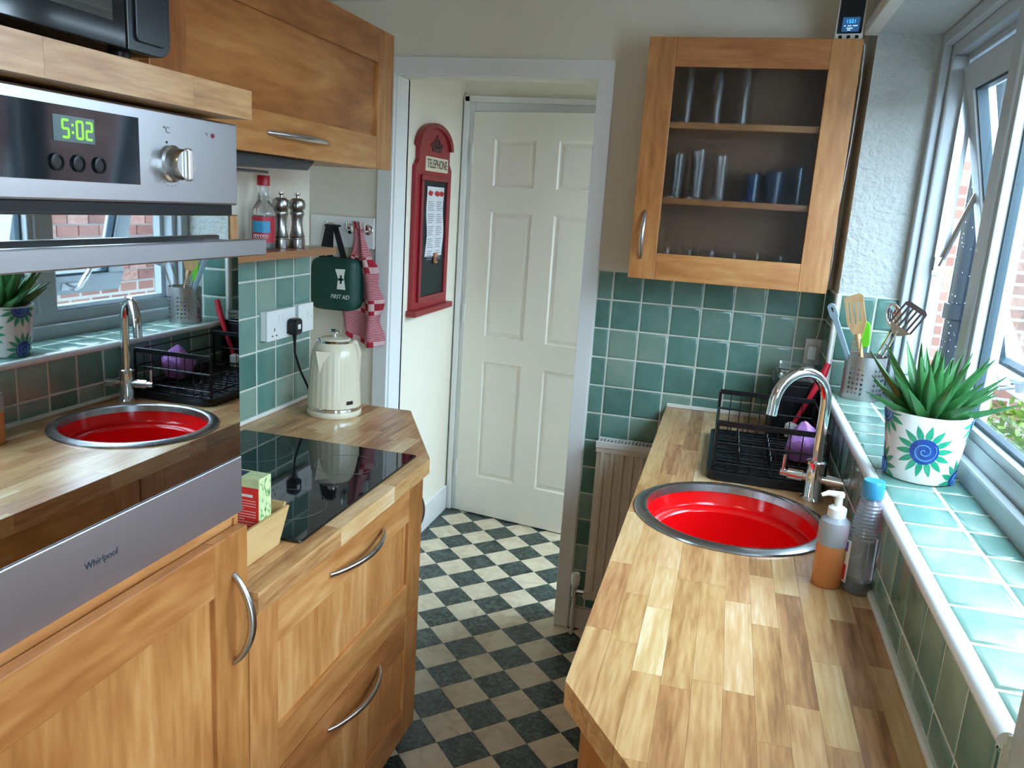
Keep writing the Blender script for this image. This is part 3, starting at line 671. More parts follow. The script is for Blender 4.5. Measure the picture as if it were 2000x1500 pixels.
# ---------------------------------------------------------------- microwave
XM = -.218
mw = thing('microwave', 'black microwave with mirrored door window standing on the oak board', 'microwave', (-.4, -2.1, 1.704))
m = MB(mw); m.m = Matrix.Translation((0, 0, 0)); 
m.prism(rrect(.475, .27, .022, 5, (-2.115, 1.718 + .135)), -.58, XM - .012, 'x'); m.build('body', m_black, mw)
m = MB(mw); pl = [p for p in rrect(.475, .27, .022, 5, (-2.115, 1.718 + .135))]; m.prism(clip(pl, -1.9545, 0, 1, 0), XM - .012, XM, 'x'); mdoor = m.build('door', plain('black_gloss', (.010, .011, .013), .08, spec=.6), mw, .0015)
m = MB(mw); m.prism(clip(pl, -1.953, 0, -1, 0), XM - .012, XM + .001, 'x'); mcp = m.build('control_panel', plain('black_satin', (.012, .016, .018), .22), mw, .0015)
MB(mw).box((XM - .002, -2.33, 1.745), (XM + .0006, -1.976, 1.945)).build('door_window', plain('mirror_grey_glass', (.50, .52, .52), .03, 1., var=.01), mdoor)
m = MB(mw); m.prism(rrect(.052, .055, .006, 4, (-1.916, 1.7575)), XM + .001, XM + .0045, 'x'); m.build('door_button', plain('black_satin', (.012, .016, .018), .22), mcp, .001)
m = MB(mw); m.lathe([(.021, 0), (.021, .012), (.018, .016), (0, .016)], (XM + .001, -1.897, 1.814), 28, 'x'); m.build('dial', m_white, mcp)
fm = lambda y, z: frame((XM + .0013 - mw.location.x, y - mw.location.y, z - mw.location.z), (0, 1, 0), (0, 0, 1))
text('panel_print', 'POWER', .0062, plain('pale_print', (.6, .62, .62), .5), mcp, fm(-1.925, 1.7935))
m = MB(mw); m.tube([(XM + .0016, -1.940 + .0035 * math.cos(a), 1.7965 + .0035 * math.sin(a)) for a in [PI * .7 + 2 * PI * .83 * i / 14 for i in range(15)]], .0006, 5); m.build('panel_print', plain('pale_print', (.6, .62, .62), .5), mcp)
for dx, dy in ((-.55, -2.3), (-.25, -2.3), (-.55, -1.93), (-.25, -1.93)):
    m = MB(mw); m.lathe([(.012, 1.704), (.014, 1.718), (0, 1.718)], (dx, dy, 0), 12); m.build('foot', m_black, mw)

# ---------------------------------------------------------------- upper cabinet with lift-up door
XU = -.475
u = thing('upper_cabinet', 'beech wall cabinet with one wide lift-up door above the cooker hood', 'cabinet', (-.63, -1.11, 1.64))
m = MB(u); m.box((XL, -1.60, 1.643), (XU - .022, -1.582, 2.001)); m.box((XL, -.618, 1.643), (XU - .022, -.600, 2.001)); m.box((XL, -1.582, 1.643), (XU - .022, -.618, 1.661)); m.box((XL, -1.582, 1.983), (XU - .022, -.618, 2.001)); m.box((XL, -1.582, 1.661), (XL + .008, -.618, 1.983))
m.build('carcass', beech('y'), u, .001)
d = shaker(u, 'lift_up_door', Vector((XU, -1.598, 1.641)) - u.location, (0, 1, 0), (0, 0, 1), .996, .362, .098, panel_z='y', top_fw=.086)
bow_handle(d, Vector((XU, -1.243, 1.684)) - u.location, Vector((XU, -.975, 1.684)) - u.location, (1, 0, 0), depth=.026)
# cooker hood under it
ho = thing('cooker_hood', 'dark grey slim cooker hood fixed under the upper cabinet', 'cooker hood', (-.62, -1.27, 1.60))
m = MB(ho); m.prism([(-1.56, 1.642), (-.955, 1.642), (-.99, 1.618), (-1.52, 1.606)], XL + .01, -.52, 'x'); m.build('body', plain('dark_grey_hood', (.05, .055, .06), .3, var=.1), ho, .003)
MB(ho).box((-.72, -1.46, 1.603), (-.56, -1.10, 1.609)).build('filter_grille', plain('dark_grey_hood', (.05, .055, .06), .3), ho, .002)

# ================================================================== RIGHT SIDE
# base cabinets under the sink worktop
u = thing('sink_unit', 'dark beech base cabinets below the sink worktop', 'cabinet', (.58, -1.0, 0))
m = MB(u)
m.box((.385, -.188, .13), (XR - .02, -.17, .868)); m.box((.385, -1.76, .13), (XR - .02, -.188, .15)); m.box((XR - .038, -1.76, .15), (XR - .02, -.188, .868)); m.box((.385, -.72, .15), (XR - .038, -.70, .868)); m.box((.385, -1.25, .15), (XR - .038, -1.232, .66))
m.prism([(.385, -1.76), (.385, -1.74), (XR - .02, -1.74), (XR - .02, -2.10), (.615, -2.10)], .13, .868); m.build('carcass', m_inside, u)
m = MB(u); m.prism([(.43, -1.74), (.43, -.19), (XR - .02, -.19), (XR - .02, -2.06), (.64, -2.06)], 0, .13); m.build('plinth', beech('y'), u)
for k in range(3):
    y1 = -.185 - k * .525
    d = shaker(u, 'door', Vector((.362, y1, .135)) - u.location, (0, -1, 0), (0, 0, 1), .52, .73, .085)
    bow_handle(d, Vector((.362, y1 - .06, .66)) - u.location, Vector((.362, y1 - .06, .80)) - u.location, (-1, 0, 0))
e2 = Vector((.615 - .368, -2.10 + 1.765, 0)).normalized()
d = shaker(u, 'end_panel', Vector((.368, -1.77, .135)) - u.location, e2, (0, 0, 1), .40, .73, .085)

# sink
sk = thing('round_sink', 'round red enamel inset sink with a steel rim', 'sink', (SKX, SKY, WT))
m = MB(sk); m.lathe([(.186, -.012), (.190, .0045), (.196, .0075), (.206, .0065), (.2165, .0025), (.218, -.001), (.205, -.003), (.186, -.012)], (SKX, SKY, WT), 64, caps=False); m.build('rim', steel('sink_rim_steel', (.46, .47, .49), .26, 'x'), sk)
m_red = plain('red_enamel', (.80, .004, .006), .14, var=.05, spec=.6)
m = MB(sk); m.lathe([(.192, .000), (.189, -.006), (.186, -.040), (.182, -.046), (.166, -.050), (.160, -.056), (.150, -.150), (.120, -.172), (.028, -.178), (.026, -.186), (0, -.186), ], (SKX, SKY, WT), 64)
m.f = [f for f in m.f if len(f) == 4]; bo = m.build('bowl', m_red, sk)
so = bo.modifiers.new('solid', 'SOLIDIFY'); so.thickness = .003; so.offset = 1
m = MB(sk); m.lathe([(.034, -.1775), (.030, -.1745), (.024, -.180), (0, -.180)], (SKX, SKY, WT), 24); m.build('plughole', m_chrome, sk)
# washing-up bowl: the second red rim in the sink
# mixer tap
TX, TY = .752, -.812
tp = thing('mixer_tap', 'chrome swan-neck mixer tap with two lever handles behind the red sink', 'tap', (TX, TY, WT - .002))
dv = Vector((-.80, -.60, 0)).normalized(); sd = Vector((-dv.y, dv.x, 0))
m = MB(tp); m.lathe([(.027, 0), (.027, .006), (.022, .010), (.0205, .012), (.0205, .092), (.024, .094), (.024, .100), (.016, .103)], (TX, TY, WT - .002), 28); m.build('body', m_chrome, tp)
c0 = Vector((TX, TY, WT)); RR = .077; zz = 1.245 - .0135 - RR
pts = [c0 + Vector((0, 0, .09)), c0 + Vector((0, 0, .17)), Vector((TX, TY, zz))] + [Vector((TX, TY, zz)) + dv * (RR - RR * math.cos(a)) + Vector((0, 0, RR * math.sin(a))) for a in [math.radians(q) for q in range(12, 181, 12)]]
e = pts[-1]; tdir = (pts[-1] - pts[-2]).normalized(); pts += [e + tdir * .022]
m = MB(tp); m.tube(pts, .0125, 18); m.build('spout', m_chrome, tp)
hdv = Vector((.97, -.24, 0))
for sgn in (-1, 1):
    m = MB(tp); a = c0 + Vector((0, 0, .055)) + hdv * sgn * .018; b_ = c0 + Vector((0, 0, .055)) + hdv * sgn * .062
    m.tube([a, a.lerp(b_, .2), a.lerp(b_, .21), b_], [.010, .010, .0135, .0135], 16); m.tube([b_ - hdv * sgn * .002, b_ + hdv * sgn * .018], .009, 12)
    tip = b_ + hdv * sgn * .012; m.tube([tip, tip + Vector((0, 0, .045))], [.0045, .0042], 10); m.build('lever_handle', m_chrome, tp)

# dish rack
rk = thing('dish_rack', 'black wire dish rack on a black drip tray next to the tap', 'dish rack', (.65, -.54, WT))
RX0, RX1, RY0, RY1 = .497, .795, -.765, -.315; rz = WT
m = MB(rk); o_ = rrect(RX1 - RX0, RY1 - RY0, .03, 5, ((RX0 + RX1) / 2, (RY0 + RY1) / 2)); i_ = rrect(RX1 - RX0 - .016, RY1 - RY0 - .016, .024, 5, ((RX0 + RX1) / 2, (RY0 + RY1) / 2)); k = len(o_)
vs = [(p[0], p[1], rz) for p in o_] + [(p[0], p[1], rz + .022) for p in o_] + [(p[0], p[1], rz + .022) for p in i_] + [(p[0], p[1], rz + .010) for p in i_]
fs = [tuple(range(k))[::-1], tuple(range(3 * k, 4 * k))] + [(r * k + j, r * k + (j + 1) % k, (r + 1) * k + (j + 1) % k, (r + 1) * k + j) for r in range(3) for j in range(k)]
m.add(vs, fs); tray = m.build('drip_tray', plain('black_tray_plastic', (.007, .009, .012), .3, spec=.35), rk)
for q in range(9):
    y = RY0 + .05 + q * .043
    MB(rk).box((RX0 + .02, y, rz + .010), (RX1 - .02, y + .010, rz + .014)).build('ridge', plain('black_tray_plastic', (.014, .018, .022), .3), tray, .002)
fx0, fx1, fy0, fy1 = .512, .785, -.735, -.335
def wire(pts, r=.0026, nm='wire', n=8): return MB(rk).tube(pts, r, n).build(nm, m_blackmetal, rk)
for yy in (fy0, fy1):
    MB(rk).box((fx0, yy - .002, 1.048), (fx1, yy + .002, 1.063)).build('end_rail', m_blackmetal, rk, .001)
    wire([(fx0, yy, 1.004), (fx1, yy, 1.004)], .003, 'end_rail')
    wire([(fx0, yy, .950), (fx1, yy, .950)], .003, 'end_rail')
    for q in range(10):
        x = fx0 + .004 + q * (fx1 - fx0 - .008) / 9
        wire([(x, yy, .932), (x, yy, 1.05)], .0016, 'end_wire', 6)
    for x in (fx0, fx1): wire([(x, yy, rz + .010), (x, yy, 1.055)], .0038, 'corner_post')
for x in (fx0, fx1):
    wire([(x, fy0, .950), (x, fy1, .950)], .003, 'side_rail'); wire([(x, fy0, 1.004), (x, fy1, 1.004)], .003, 'side_rail')
wire([(fx1, fy0, 1.055), (fx1, fy1, 1.055)], .003, 'side_rail')
for q in range(13):
    y = fy0 + .02 + q * (fy1 - fy0 - .04) / 12
    wire([(fx0, y, .950), (fx0 + .004, y, .934), (fx1 - .004, y, .934), (fx1, y, .950)], .0017, 'base_wire', 6)
for x in (.575, .655):
    wire([(x, fy0, .934), (x, fy1, .934)], .0024, 'base_rail')
    for q in range(8):
        y = fy0 + .04 + q * .046
        wire([(x, y - .008, .934), (x, y - .008, .965), (x, y, .972), (x, y + .008, .965), (x, y + .008, .934)], .0016, 'plate_prong', 6)
# lilac cloth over the rack rail
m = MB(); crn = random.Random(9); ck_ = [(Vector((crn.uniform(-1, 1), crn.uniform(-1, 1), crn.uniform(-1, 1))).normalized(), crn.uniform(.62, .98)) for _ in range(26)]
def cl_(u_, v_):
    a_ = 2 * PI * u_; b_ = PI * (v_ - .5); d_ = Vector((math.cos(a_) * math.cos(b_), math.sin(a_) * math.cos(b_), math.sin(b_)))
    r_ = min([k_ / max(.08, d_.dot(n_)) for n_, k_ in ck_ if d_.dot(n_) > .08] + [1.25])
    return (.735 + .050 * d_.x * r_, -.600 + .066 * d_.y * r_, 1.000 + .062 * d_.z * r_)
m.grid(cl_, 40, 24); m.sm = True; o = m.build('dish_cloth', plain('lilac_microfibre', (.44, .20, .54), .9, var=.15, vscale=30., bump=.4, bscale=200.))
tag(o, 'crumpled lilac microfibre cloth lying in the black dish rack', 'cloth')
# black caddy with a clear lid behind the rack
u = thing('black_caddy', 'black plastic caddy with a clear hinged lid in the tiled corner', 'caddy', (.735, -.16, WT))
m = MB(u); m.prism(rrect(.135, .20, .02, 5, (.735, -.165)), WT, 1.085); m.build('tub', m_black, u, .003)
m = MB(u); m.prism(rrect(.141, .206, .022, 5, (.735, -.165)), 1.086, 1.094); m.build('rim', plain('black_gloss', (.010, .011, .013), .08), u, .002)
m = MB(u); m.prism(rrect(.118, .170, .018, 5, (.735, -.165)), 1.095, 1.128); m.build('lid', glass('clear_plastic', (.9, .95, .95), .05), u, .006)
br = thing('dish_brush', 'red handled brush leaning in the tiled corner beside the utensil pot', 'brush', (.715, -.285, .97))
MB(br).tube([(.735, -.287, .965), (.775, -.283, 1.06), (.803, -.276, 1.13), (.813, -.272, 1.165)], [.0065, .008, .0115, .009], 12).build('handle', plain('red_plastic', (.70, .02, .05), .3), br)
m = MB(br); m.lathe([(.016, .93), (.02, .945), (.018, .968), (.008, .975)], (.732, -.288, 0), 16); m.build('head', m_white, br)

# soap dispenser and detergent bottle
SX, SY = .738, -1.292
u = thing('soap_dispenser', 'frosted pump bottle half full of amber hand soap beside the sink', 'soap bottle', (SX, SY, WT - .002)); z0 = WT - .002
m = MB(u); m.lathe([(.024, 0), (.0268, .004), (.0268, .083), (.0, .083)], (SX, SY, z0), 32); m.build('liquid', plain('amber_soap', (.72, .28, .10), .25, var=.04, **{'Subsurface Weight': .3}), u)
m = MB(u); m.lathe([(.0275, .083), (.0278, .118), (.026, .128), (.016, .136), (.0145, .138)], (SX, SY, z0), 32); m.build('bottle', plain('frosted_clear_plastic', (.62, .68, .74), .35, **{'Transmission Weight': .55}), u)
m = MB(u); m.lathe([(.0165, .136), (.0165, .152), (.012, .155), (.007, .156), (.0065, .172), (.009, .174), (.009, .180), (0, .181)], (SX, SY, z0), 24); m.tube([(SX + .006, SY, z0 + .178), (SX - .020, SY - .005, z0 + .180), (SX - .032, SY - .007, z0 + .175)], [.006, .005, .0035], 10); m.build('pump', m_white, u)
BX, BY = .7905, -1.300
u = thing('detergent_bottle', 'clear ribbed detergent bottle with a blue cap standing against the tiles', 'detergent bottle', (BX, BY, z0))
prof = [(.024, 0), (.0275, .006), (.0275, .105)]
for i in range(11): h = .108 + i * .0066; r = .0275 - .0085 * (i / 10) ** 1.3; prof += [(r + .0010, h), (r - .0008, h + .0033)]
prof += [(.0165, .182), (.0150, .186)]
m = MB(u); m.lathe(prof, (BX, BY, z0), 32, rf=lambda a, h: 1.0 if h > .11 else 1. + .05 * math.cos(4 * a)); m.build('bottle', plain('clear_grey_plastic', (.55, .62, .72), .12, **{'Transmission Weight': .75}), u)
m = MB(u); m.lathe([(.024, .008), (.0255, .012), (.0255, .026), (0, .026)], (BX, BY, z0), 24); m.build('detergent', plain('dark_blue_liquid', (.02, .06, .12), .2), u)
m = MB(u); m.lathe([(.0185, .184), (.0195, .186), (.0195, .212), (.0175, .216), (0, .216)], (BX, BY, z0), 28); m.build('cap', plain('blue_plastic_cap', (.03, .25, .45), .35), u)
def lab(u_, v_):
    a = PI * .98 + (u_ - .5) * 1.3; r = .0292 * (1. + .05 * math.cos(4 * a)); return (BX + r * math.cos(a), BY + r * math.sin(a), z0 + .018 + .082 * v_)
m = MB(u); m.grid(lab, 8, 4); lb_ = m.build('label', m_white, u)
def lab2(a0, a1, b0, b1, d=.0004):
    def g_(u_, v_):
        p = Vector(lab(a0 + (a1 - a0) * u_, b0 + (b1 - b0) * v_)); c = Vector((BX, BY, p.z)); return p + (p - c).normalized() * d
    return g_
m = MB(u); m.grid(lab2(.1, .9, .05, .42), 6, 3); m.build('label_print', plain('red_print', (.65, .04, .05), .5), lb_)
m = MB(u); m.grid(lab2(.2, .75, .48, .66), 6, 3); m.build('label_print', plain('green_print', (.10, .35, .10), .5), lb_)
m = MB(u); m.grid(lab2(.15, .85, .72, .95), 6, 3); m.build('label_print', plain('purple_print', (.16, .08, .35), .5), lb_)

# potted succulent
PX, PY, RB, RT, PH = .910, -1.085, .064, .079, .138
pp = thing('potted_succulent', 'spiky green succulent in a white pot painted with green and blue sunflowers', 'potted plant', (PX, PY, ZS))
zz0 = ZS + .0005
m = MB(pp); m.lathe([(RB - .004, 0), (RB, .003), (RT, PH - .003), (RT - .001, PH), (RT - .006, PH), (RT - .010, PH - .02), (0, PH - .021)], (PX, PY, zz0), 56); pot = m.build('pot', plain('white_glazed_pot', (.70, .70, .68), .18), pp)
m = MB(pp); m.lathe([(RT - .0095, PH - .021), (.05, PH - .012), (.02, PH - .008), (0, PH - .008)], (PX, PY, zz0), 28, rf=lambda a, h: 1 + .03 * math.sin(9 * a)); m.build('soil', plain('brown_soil', (.10, .045, .025), .9, var=.4, bump=.8, bscale=120.), pp)
def psurf(s_, h, d=.0006):
    r = RB + (RT - RB) * (h / PH) + d; a = s_ / (.5 * (RB + RT)); return (PX + r * math.cos(a), PY + r * math.sin(a), zz0 + h)
camA = math.atan2(CP.y - PY, CP.x - PX)
m_pg = plain('green_glaze', (.02, .30, .17), .2, var=.3, vscale=60.); m_pb = plain('cobalt_glaze', (.012, .05, .26), .18, var=.35, vscale=70.); m_sp = plain('pale_blue_glaze', (.10, .28, .62), .2)
RM = .5 * (RB + RT)
def flower(sc_, hc_, R0, npet, R1, nm):
    def inb(h): return max(.003, min(PH - .004, h))
    pet = MB(pp)
    for k in range(npet):
        a = 2 * PI * k / npet + .1; w = 2.2 * R0 / npet * PI * .95; ring = []
        for t, ww in ((1.0, .75), (1.15, 1.), (1.35, .85), (1.55, .45), (1.72, .0)):
            ring.append((t, ww))
        L_, R_ = [], []
        for t, ww in ring:
            rr = R0 + (R1 - R0) * (t - 1) / .72
            for sgn, li in ((-1, L_), (1, R_)):
                x = rr * math.cos(a) - sgn * ww * w * .5 * math.sin(a); y = rr * math.sin(a) + sgn * ww * w * .5 * math.cos(a); li.append(psurf(sc_ + x, inb(hc_ + y)))
        n = len(ring); pet.add(L_ + R_, [(i, i + 1, n + i + 1, n + i) for i in range(n - 1)])
    pet.sm = True; pet.build('petals', m_pg, pot)
    d_ = MB(pp); d_.grid(lambda u_, v_: psurf(sc_ + R0 * v_ * math.cos(2 * PI * u_), inb(hc_ + R0 * v_ * math.sin(2 * PI * u_)), .0010), 28, 4); d_.build('flower_centre', m_pb, pot)
    sp_ = MB(pp); sp_.tube([psurf(sc_ + R0 * .85 * t * math.cos(2 * PI * 2.1 * t), inb(hc_ + R0 * .85 * t * math.sin(2 * PI * 2.1 * t)), .0014) for t in [.05 + .95 * i / 44 for i in range(45)]], .0011, 5); sp_.build('spiral', m_sp, pot)
sc0 = (camA + .06) * RM
flower(sc0, .070, .026, 14, .054, 'front')
for ds, hh in ((-.090, .132), (.090, .010), (.112, .128), (-.100, .020), (.20, .08), (-.20, .08)): flower(sc0 + ds, hh, .024, 14, .050, 'side')
m_lf = plain('succulent_green', (.032, .15, .040), .32, var=.35, vscale=18.)
def leaf(az, el, ln, wd, bend, base_r):
    mm = MB(pp); d = Vector((math.cos(az) * math.cos(el), math.sin(az) * math.cos(el), math.sin(el))); sdv = Vector((-math.sin(az), math.cos(az), 0)); up_ = sdv.cross(d).normalized() * -1
    if up_.z < 0: up_ = -up_
    b0 = Vector((PX + math.cos(az) * base_r, PY + math.sin(az) * base_r, zz0 + PH - .012)); rows = []; n = 9
    for i in range(n + 1):
        t = i / n; w = wd * (.75 + 1.1 * t * (1 - t) * 1.3) * (1 - t ** 2.2) + .0006; c = b0 + d * ln * t + up_ * (bend * ln * t * t)
        th_ = .006 * (1 - t) + .0008
        rows.append([c - sdv * w * .5 + up_ * w * .18, c - sdv * w * .25 - up_ * th_ * .2, c - up_ * th_ * .4, c + sdv * w * .25 - up_ * th_ * .2, c + sdv * w * .5 + up_ * w * .18, c + sdv * w * .2 - up_ * th_ * 1.6, c - up_ * th_ * 2., c - sdv * w * .2 - up_ * th_ * 1.6])
    vs = [p for r in rows for p in r]; fs = [(i * 8 + j, i * 8 + (j + 1) % 8, (i + 1) * 8 + (j + 1) % 8, (i + 1) * 8 + j) for i in range(n) for j in range(8)] + [tuple(range(n * 8, n * 8 + 8))]
    mm.add(vs, fs); mm.sm = True; mm.build('leaf', m_lf, pp)
rl_ = random.Random(4); GA = 2.39996
for k in range(46):
    t = k / 45; az = camA + .35 + k * GA
    leaf(az, math.radians(84 - 60 * t ** .9 + rl_.uniform(-5, 5)), (.115 + .030 * math.sin(PI * min(1, t * 1.2))) * rl_.uniform(.88, 1.15), .020 + .006 * math.sin(PI * t), rl_.uniform(-.02, .14), .006 + .024 * t)

# utensil pot
UX, UY, UR, UH = .905, -.330, .0565, .125
u = thing('utensil_pot', 'perforated steel utensil pot standing on the far end of the tiled sill', 'utensil pot', (UX, UY, ZS))
m_st2 = plain('satin_perforated_steel', (.50, .50, .50), .36, 1., var=.04)
m = MB(u); nC, nR = 30, 9
def cs(i, h): a = 2 * PI * i / nC; return Vector((UX + UR * math.cos(a), UY + UR * math.sin(a), ZS + h))
hh = [UH * r / nR for r in range(nR + 1)]
for r in range(nR):
    for i in range(nC):
        if 1 <= r <= 6 and (i % 6) in (0, 1, 2, 3):
            co = [cs(i, hh[r]), cs(i + .5, hh[r]), cs(i + 1, hh[r]), cs(i + 1, (hh[r] + hh[r + 1]) / 2), cs(i + 1, hh[r + 1]), cs(i + .5, hh[r + 1]), cs(i, hh[r + 1]), cs(i, (hh[r] + hh[r + 1]) / 2)]
            hm = (hh[r] + hh[r + 1]) / 2; q = .0038; wq = q / (2 * PI * UR / nC)
            ho_ = [cs(i + .5 + wq * math.cos(a), hm + q * math.sin(a)) for a in [math.radians(225 + 45 * k_) for k_ in range(8)]]
            m.add(co + ho_, [(k_, (k_ + 1) % 8, 8 + (k_ + 1) % 8, 8 + k_) for k_ in range(8)])
        else: m.add([cs(i, hh[r]), cs(i + 1, hh[r]), cs(i + 1, hh[r + 1]), cs(i, hh[r + 1])], [(0, 1, 2, 3)])
m.sm = True; m.build('wall', m_st2, u)
m = MB(u); m.lathe([(UR - .0005, .001), (UR - .0005, .004), (0, .004)], (UX, UY, ZS), 40); m.build('base', m_st2, u)
m = MB(u); m.lathe([(UR - .0015, UH - .001), (UR + .001, UH), (UR + .001, UH + .002), (UR - .0015, UH + .002), (UR - .0015, UH - .001)], (UX, UY, ZS), 40, caps=False); m.build('rim', m_st2, u)
zb = ZS + .008
def blade(root, nm, mat, c, right, up_, outline, th=.004, holes=()):
    """flat blade with slots: outline polygon in (right, up) with slots cut as strips"""
    F_ = frame(c, right, up_); mm = MB(root); mm.m = F_; mm.prism(outline, -th / 2, th / 2); return mm
ut = thing('wooden_spatula', 'slotted wooden spatula standing in the perforated utensil pot', 'spatula', (UX - .02, UY, zb))
mw_ = wood('pale_beech_spoon', [(.55, .30, .13), (.68, .42, .20), (.74, .50, .27)], 'z', .5, 8., .1, .1, .3)
A = Vector((UX + .012, UY - .02, zb)); B = Vector((.862, -.350, 1.300)); up_ = (B - A).normalized(); rt = Vector((.95, .30, 0)).cross(up_).cross(up_) * -1; rt = (Vector((.93, -.36, 0)) - up_ * Vector((.93, -.36, 0)).dot(up_)).normalized()
ln = (B - A).length
MB(ut).tube([A, A + up_ * ln * .5, A + up_ * (ln - .03)], [.006, .0065, .008], 10).build('handle', mw_, ut)
for a0, a1 in ((-.026, -.0175), (-.0135, -.0045), (-.0005, .0085), (.0125, .026)):
    m = blade(ut, 'x', mw_, B, rt, up_, [(a0, .0), (a1, .0), (a1, .062), (a0, .062)]); m.build('slat', mw_, ut)
m = blade(ut, 'x', mw_, B, rt, up_, [(-.007, -.045), (.007, -.045), (.026, .0), (-.026, .0)]); m.build('shoulder', mw_, ut)
m = blade(ut, 'x', mw_, B, rt, up_, [(-.026, .062), (.026, .062), (.027, .078), (.018, .086), (-.020, .080), (-.026, .074)]); m.build('tip', mw_, ut)
ut = thing('green_spatula', 'lime green silicone spatula standing in the perforated utensil pot', 'spatula', (UX, UY, zb))
A = Vector((UX + .002, UY + .02, zb)); B = Vector((.895, -.300, 1.225)); up_ = (B - A).normalized(); rt = Vector((.95, -.3, 0)); rt = (rt - up_ * rt.dot(up_)).normalized()
MB(ut).tube([A, B + up_ * .01], .0042, 8).build('handle', m_handle, ut)
blade(ut, 'x', None, B, rt, up_, rrect(.040, .078, .016, 5, (0, .04)), .009).build('blade', plain('lime_silicone', (.16, .62, .02), .4), ut, .003)
ut = thing('blue_grey_turner', 'pale blue-grey plastic utensil with a hanging hole leaning left out of the pot', 'utensil', (UX, UY, zb))
A = Vector((.905, -.345, zb)); B = Vector((.783, -.352, 1.352)); up_ = (B - A).normalized(); rt = Vector((.9, -.4, .3)); rt = (rt - up_ * rt.dot(up_)).normalized(); ln = (B - A).length; mbl = plain('blue_grey_plastic', (.30, .42, .50), .35)
blade(ut, 'x', None, A, rt, up_, [(-.006, 0), (.006, 0), (.0085, ln - .035), (-.0085, ln - .035)], .006).build('shaft', mbl, ut, .002)
m = MB(ut); F_ = frame(B - up_ * .026, rt, up_); m.m = F_; oo = rrect(.022, .048, .0105, 6); ii = rrect(.008, .016, .0038, 6, (0, .006)); kk = len(oo)
for zt in (-.0035, .0035): m.add([(p[0], p[1], zt) for p in oo] + [(p[0], p[1], zt) for p in ii], [(j, (j + 1) % kk, kk + (j + 1) % kk, kk + j) for j in range(kk)])
for ring in (oo, ii): m.add([(p[0], p[1], -.0035) for p in ring] + [(p[0], p[1], .0035) for p in ring], [(j, (j + 1) % kk, kk + (j + 1) % kk, kk + j) for j in range(kk)])
m.build('hanging_loop', mbl, ut)
ut = thing('steel_grater', 'small steel lattice masher end showing above the rim of the utensil pot', 'utensil', (UX, UY, zb))
A = Vector((.873, -.352, 1.195)); rt = Vector((.95, -.3, .05)).normalized(); up_ = Vector((-.12, 0, 1)); F_ = frame(A, rt, up_)
for q in range(8):
    m = MB(ut); m.m = F_; m.box((-.010, q * .008, -.001), (.010, q * .008 + .0035, .001)); m.build('slat', m_handle, ut)
for x in (-.011, .011):
    m = MB(ut); m.m = F_; m.box((x - .0015, -.09, -.0015), (x + .0015, .064, .0015)); m.build('side_wire', m_handle, ut)
ut = thing('steel_ladle', 'shiny steel serving spoon leaning right out of the utensil pot', 'ladle', (UX, UY, zb))
A = Vector((.885, -.335, zb)); B = Vector((.965, -.328, 1.300)); MB(ut).tube([A, A.lerp(B, .7), B], [.004, .004, .005], 8).build('handle', m_chrome, ut)
m = MB(ut); up_ = Vector((-.22, .0, 1)).normalized(); rt = Vector((.9, -.4, 0)); rt = (rt - up_ * rt.dot(up_)).normalized(); F_ = frame(B + up_ * .030, rt, up_); m.m = F_
m.grid(lambda u_, v_: (.022 * v_ * math.cos(2 * PI * u_), .036 * v_ * math.sin(2 * PI * u_), -.012 * (1 - v_ * v_)), 24, 6); o = m.build('bowl', m_chrome, ut); so = o.modifiers.new('solid', 'SOLIDIFY'); so.thickness = .0012
ut = thing('slotted_turner', 'black edged slotted fish slice with a steel neck leaning towards the window', 'turner', (UX, UY, zb))
A = Vector((.900, -.345, zb)); B = Vector((.968, -.365, 1.292)); MB(ut).tube([A, A.lerp(B, .8), B], .004, 8).build('handle', m_handle, ut)
up_ = Vector((.50, .0, .86)).normalized(); rt = Vector((.80, -.35, -.46)); rt = (rt - up_ * rt.dot(up_)).normalized(); mtb = plain('dark_brown_nylon', (.035, .022, .022), .35)
for k in range(6):
    a0 = -.034 + k * .0125; blade(ut, 'x', None, B, rt, up_, [(a0, .012), (a0 + .0055, .012), (a0 + .0055, .070), (a0, .070)], .003).build('slat', mtb, ut)
blade(ut, 'x', None, B, rt, up_, [(-.034, .070), (.034, .070), (.033, .078), (.024, .084), (-.026, .084), (-.034, .077)], .003).build('tip', mtb, ut)
blade(ut, 'x', None, B, rt, up_, [(-.010, -.012), (.010, -.012), (.034, .012), (-.034, .012)], .003).build('neck_plate', m_chrome, ut)

# wall cabinet with frosted door
WX0, WY, WZ0, WW, WH = .185, -.232, 1.3666, .597, .717
u = thing('glazed_wall_cabinet', 'beech wall cabinet with a frosted glass door above the green tiles', 'cabinet', (WX0 + .3, -.12, WZ0)); cy0, cy1 = WY + .021, -.001
wc = beech('z')
MB(u).box((WX0 + .001, cy0, WZ0 + .001), (WX0 + .019, cy1, WZ0 + WH - .001)).build('side_panel', wc, u, .001)
MB(u).box((WX0 + WW - .019, cy0, WZ0 + .001), (WX0 + WW - .001, cy1, WZ0 + WH - .001)).build('side_panel', wc, u, .001)
MB(u).box((WX0 + .019, cy0, WZ0 + .001), (WX0 + WW - .019, cy1, WZ0 + .019)).build('bottom_panel', beech('x'), u)
MB(u).box((WX0 + .019, cy0, WZ0 + WH - .019), (WX0 + WW - .019, cy1, WZ0 + WH - .001)).build('top_panel', beech('x'), u)
MB(u).box((WX0 + .019, -.009, WZ0 + .019), (WX0 + WW - .019, cy1, WZ0 + WH - .019)).build('back_panel', plain('cabinet_back_brown', (.26, .13, .065), .6), u)
SHZ = (1.612, 1.838)
for z in SHZ: MB(u).box((WX0 + .019, cy0 + .012, z - .009), (WX0 + WW - .019, -.010, z + .009)).build('shelf', beech('x'), u)
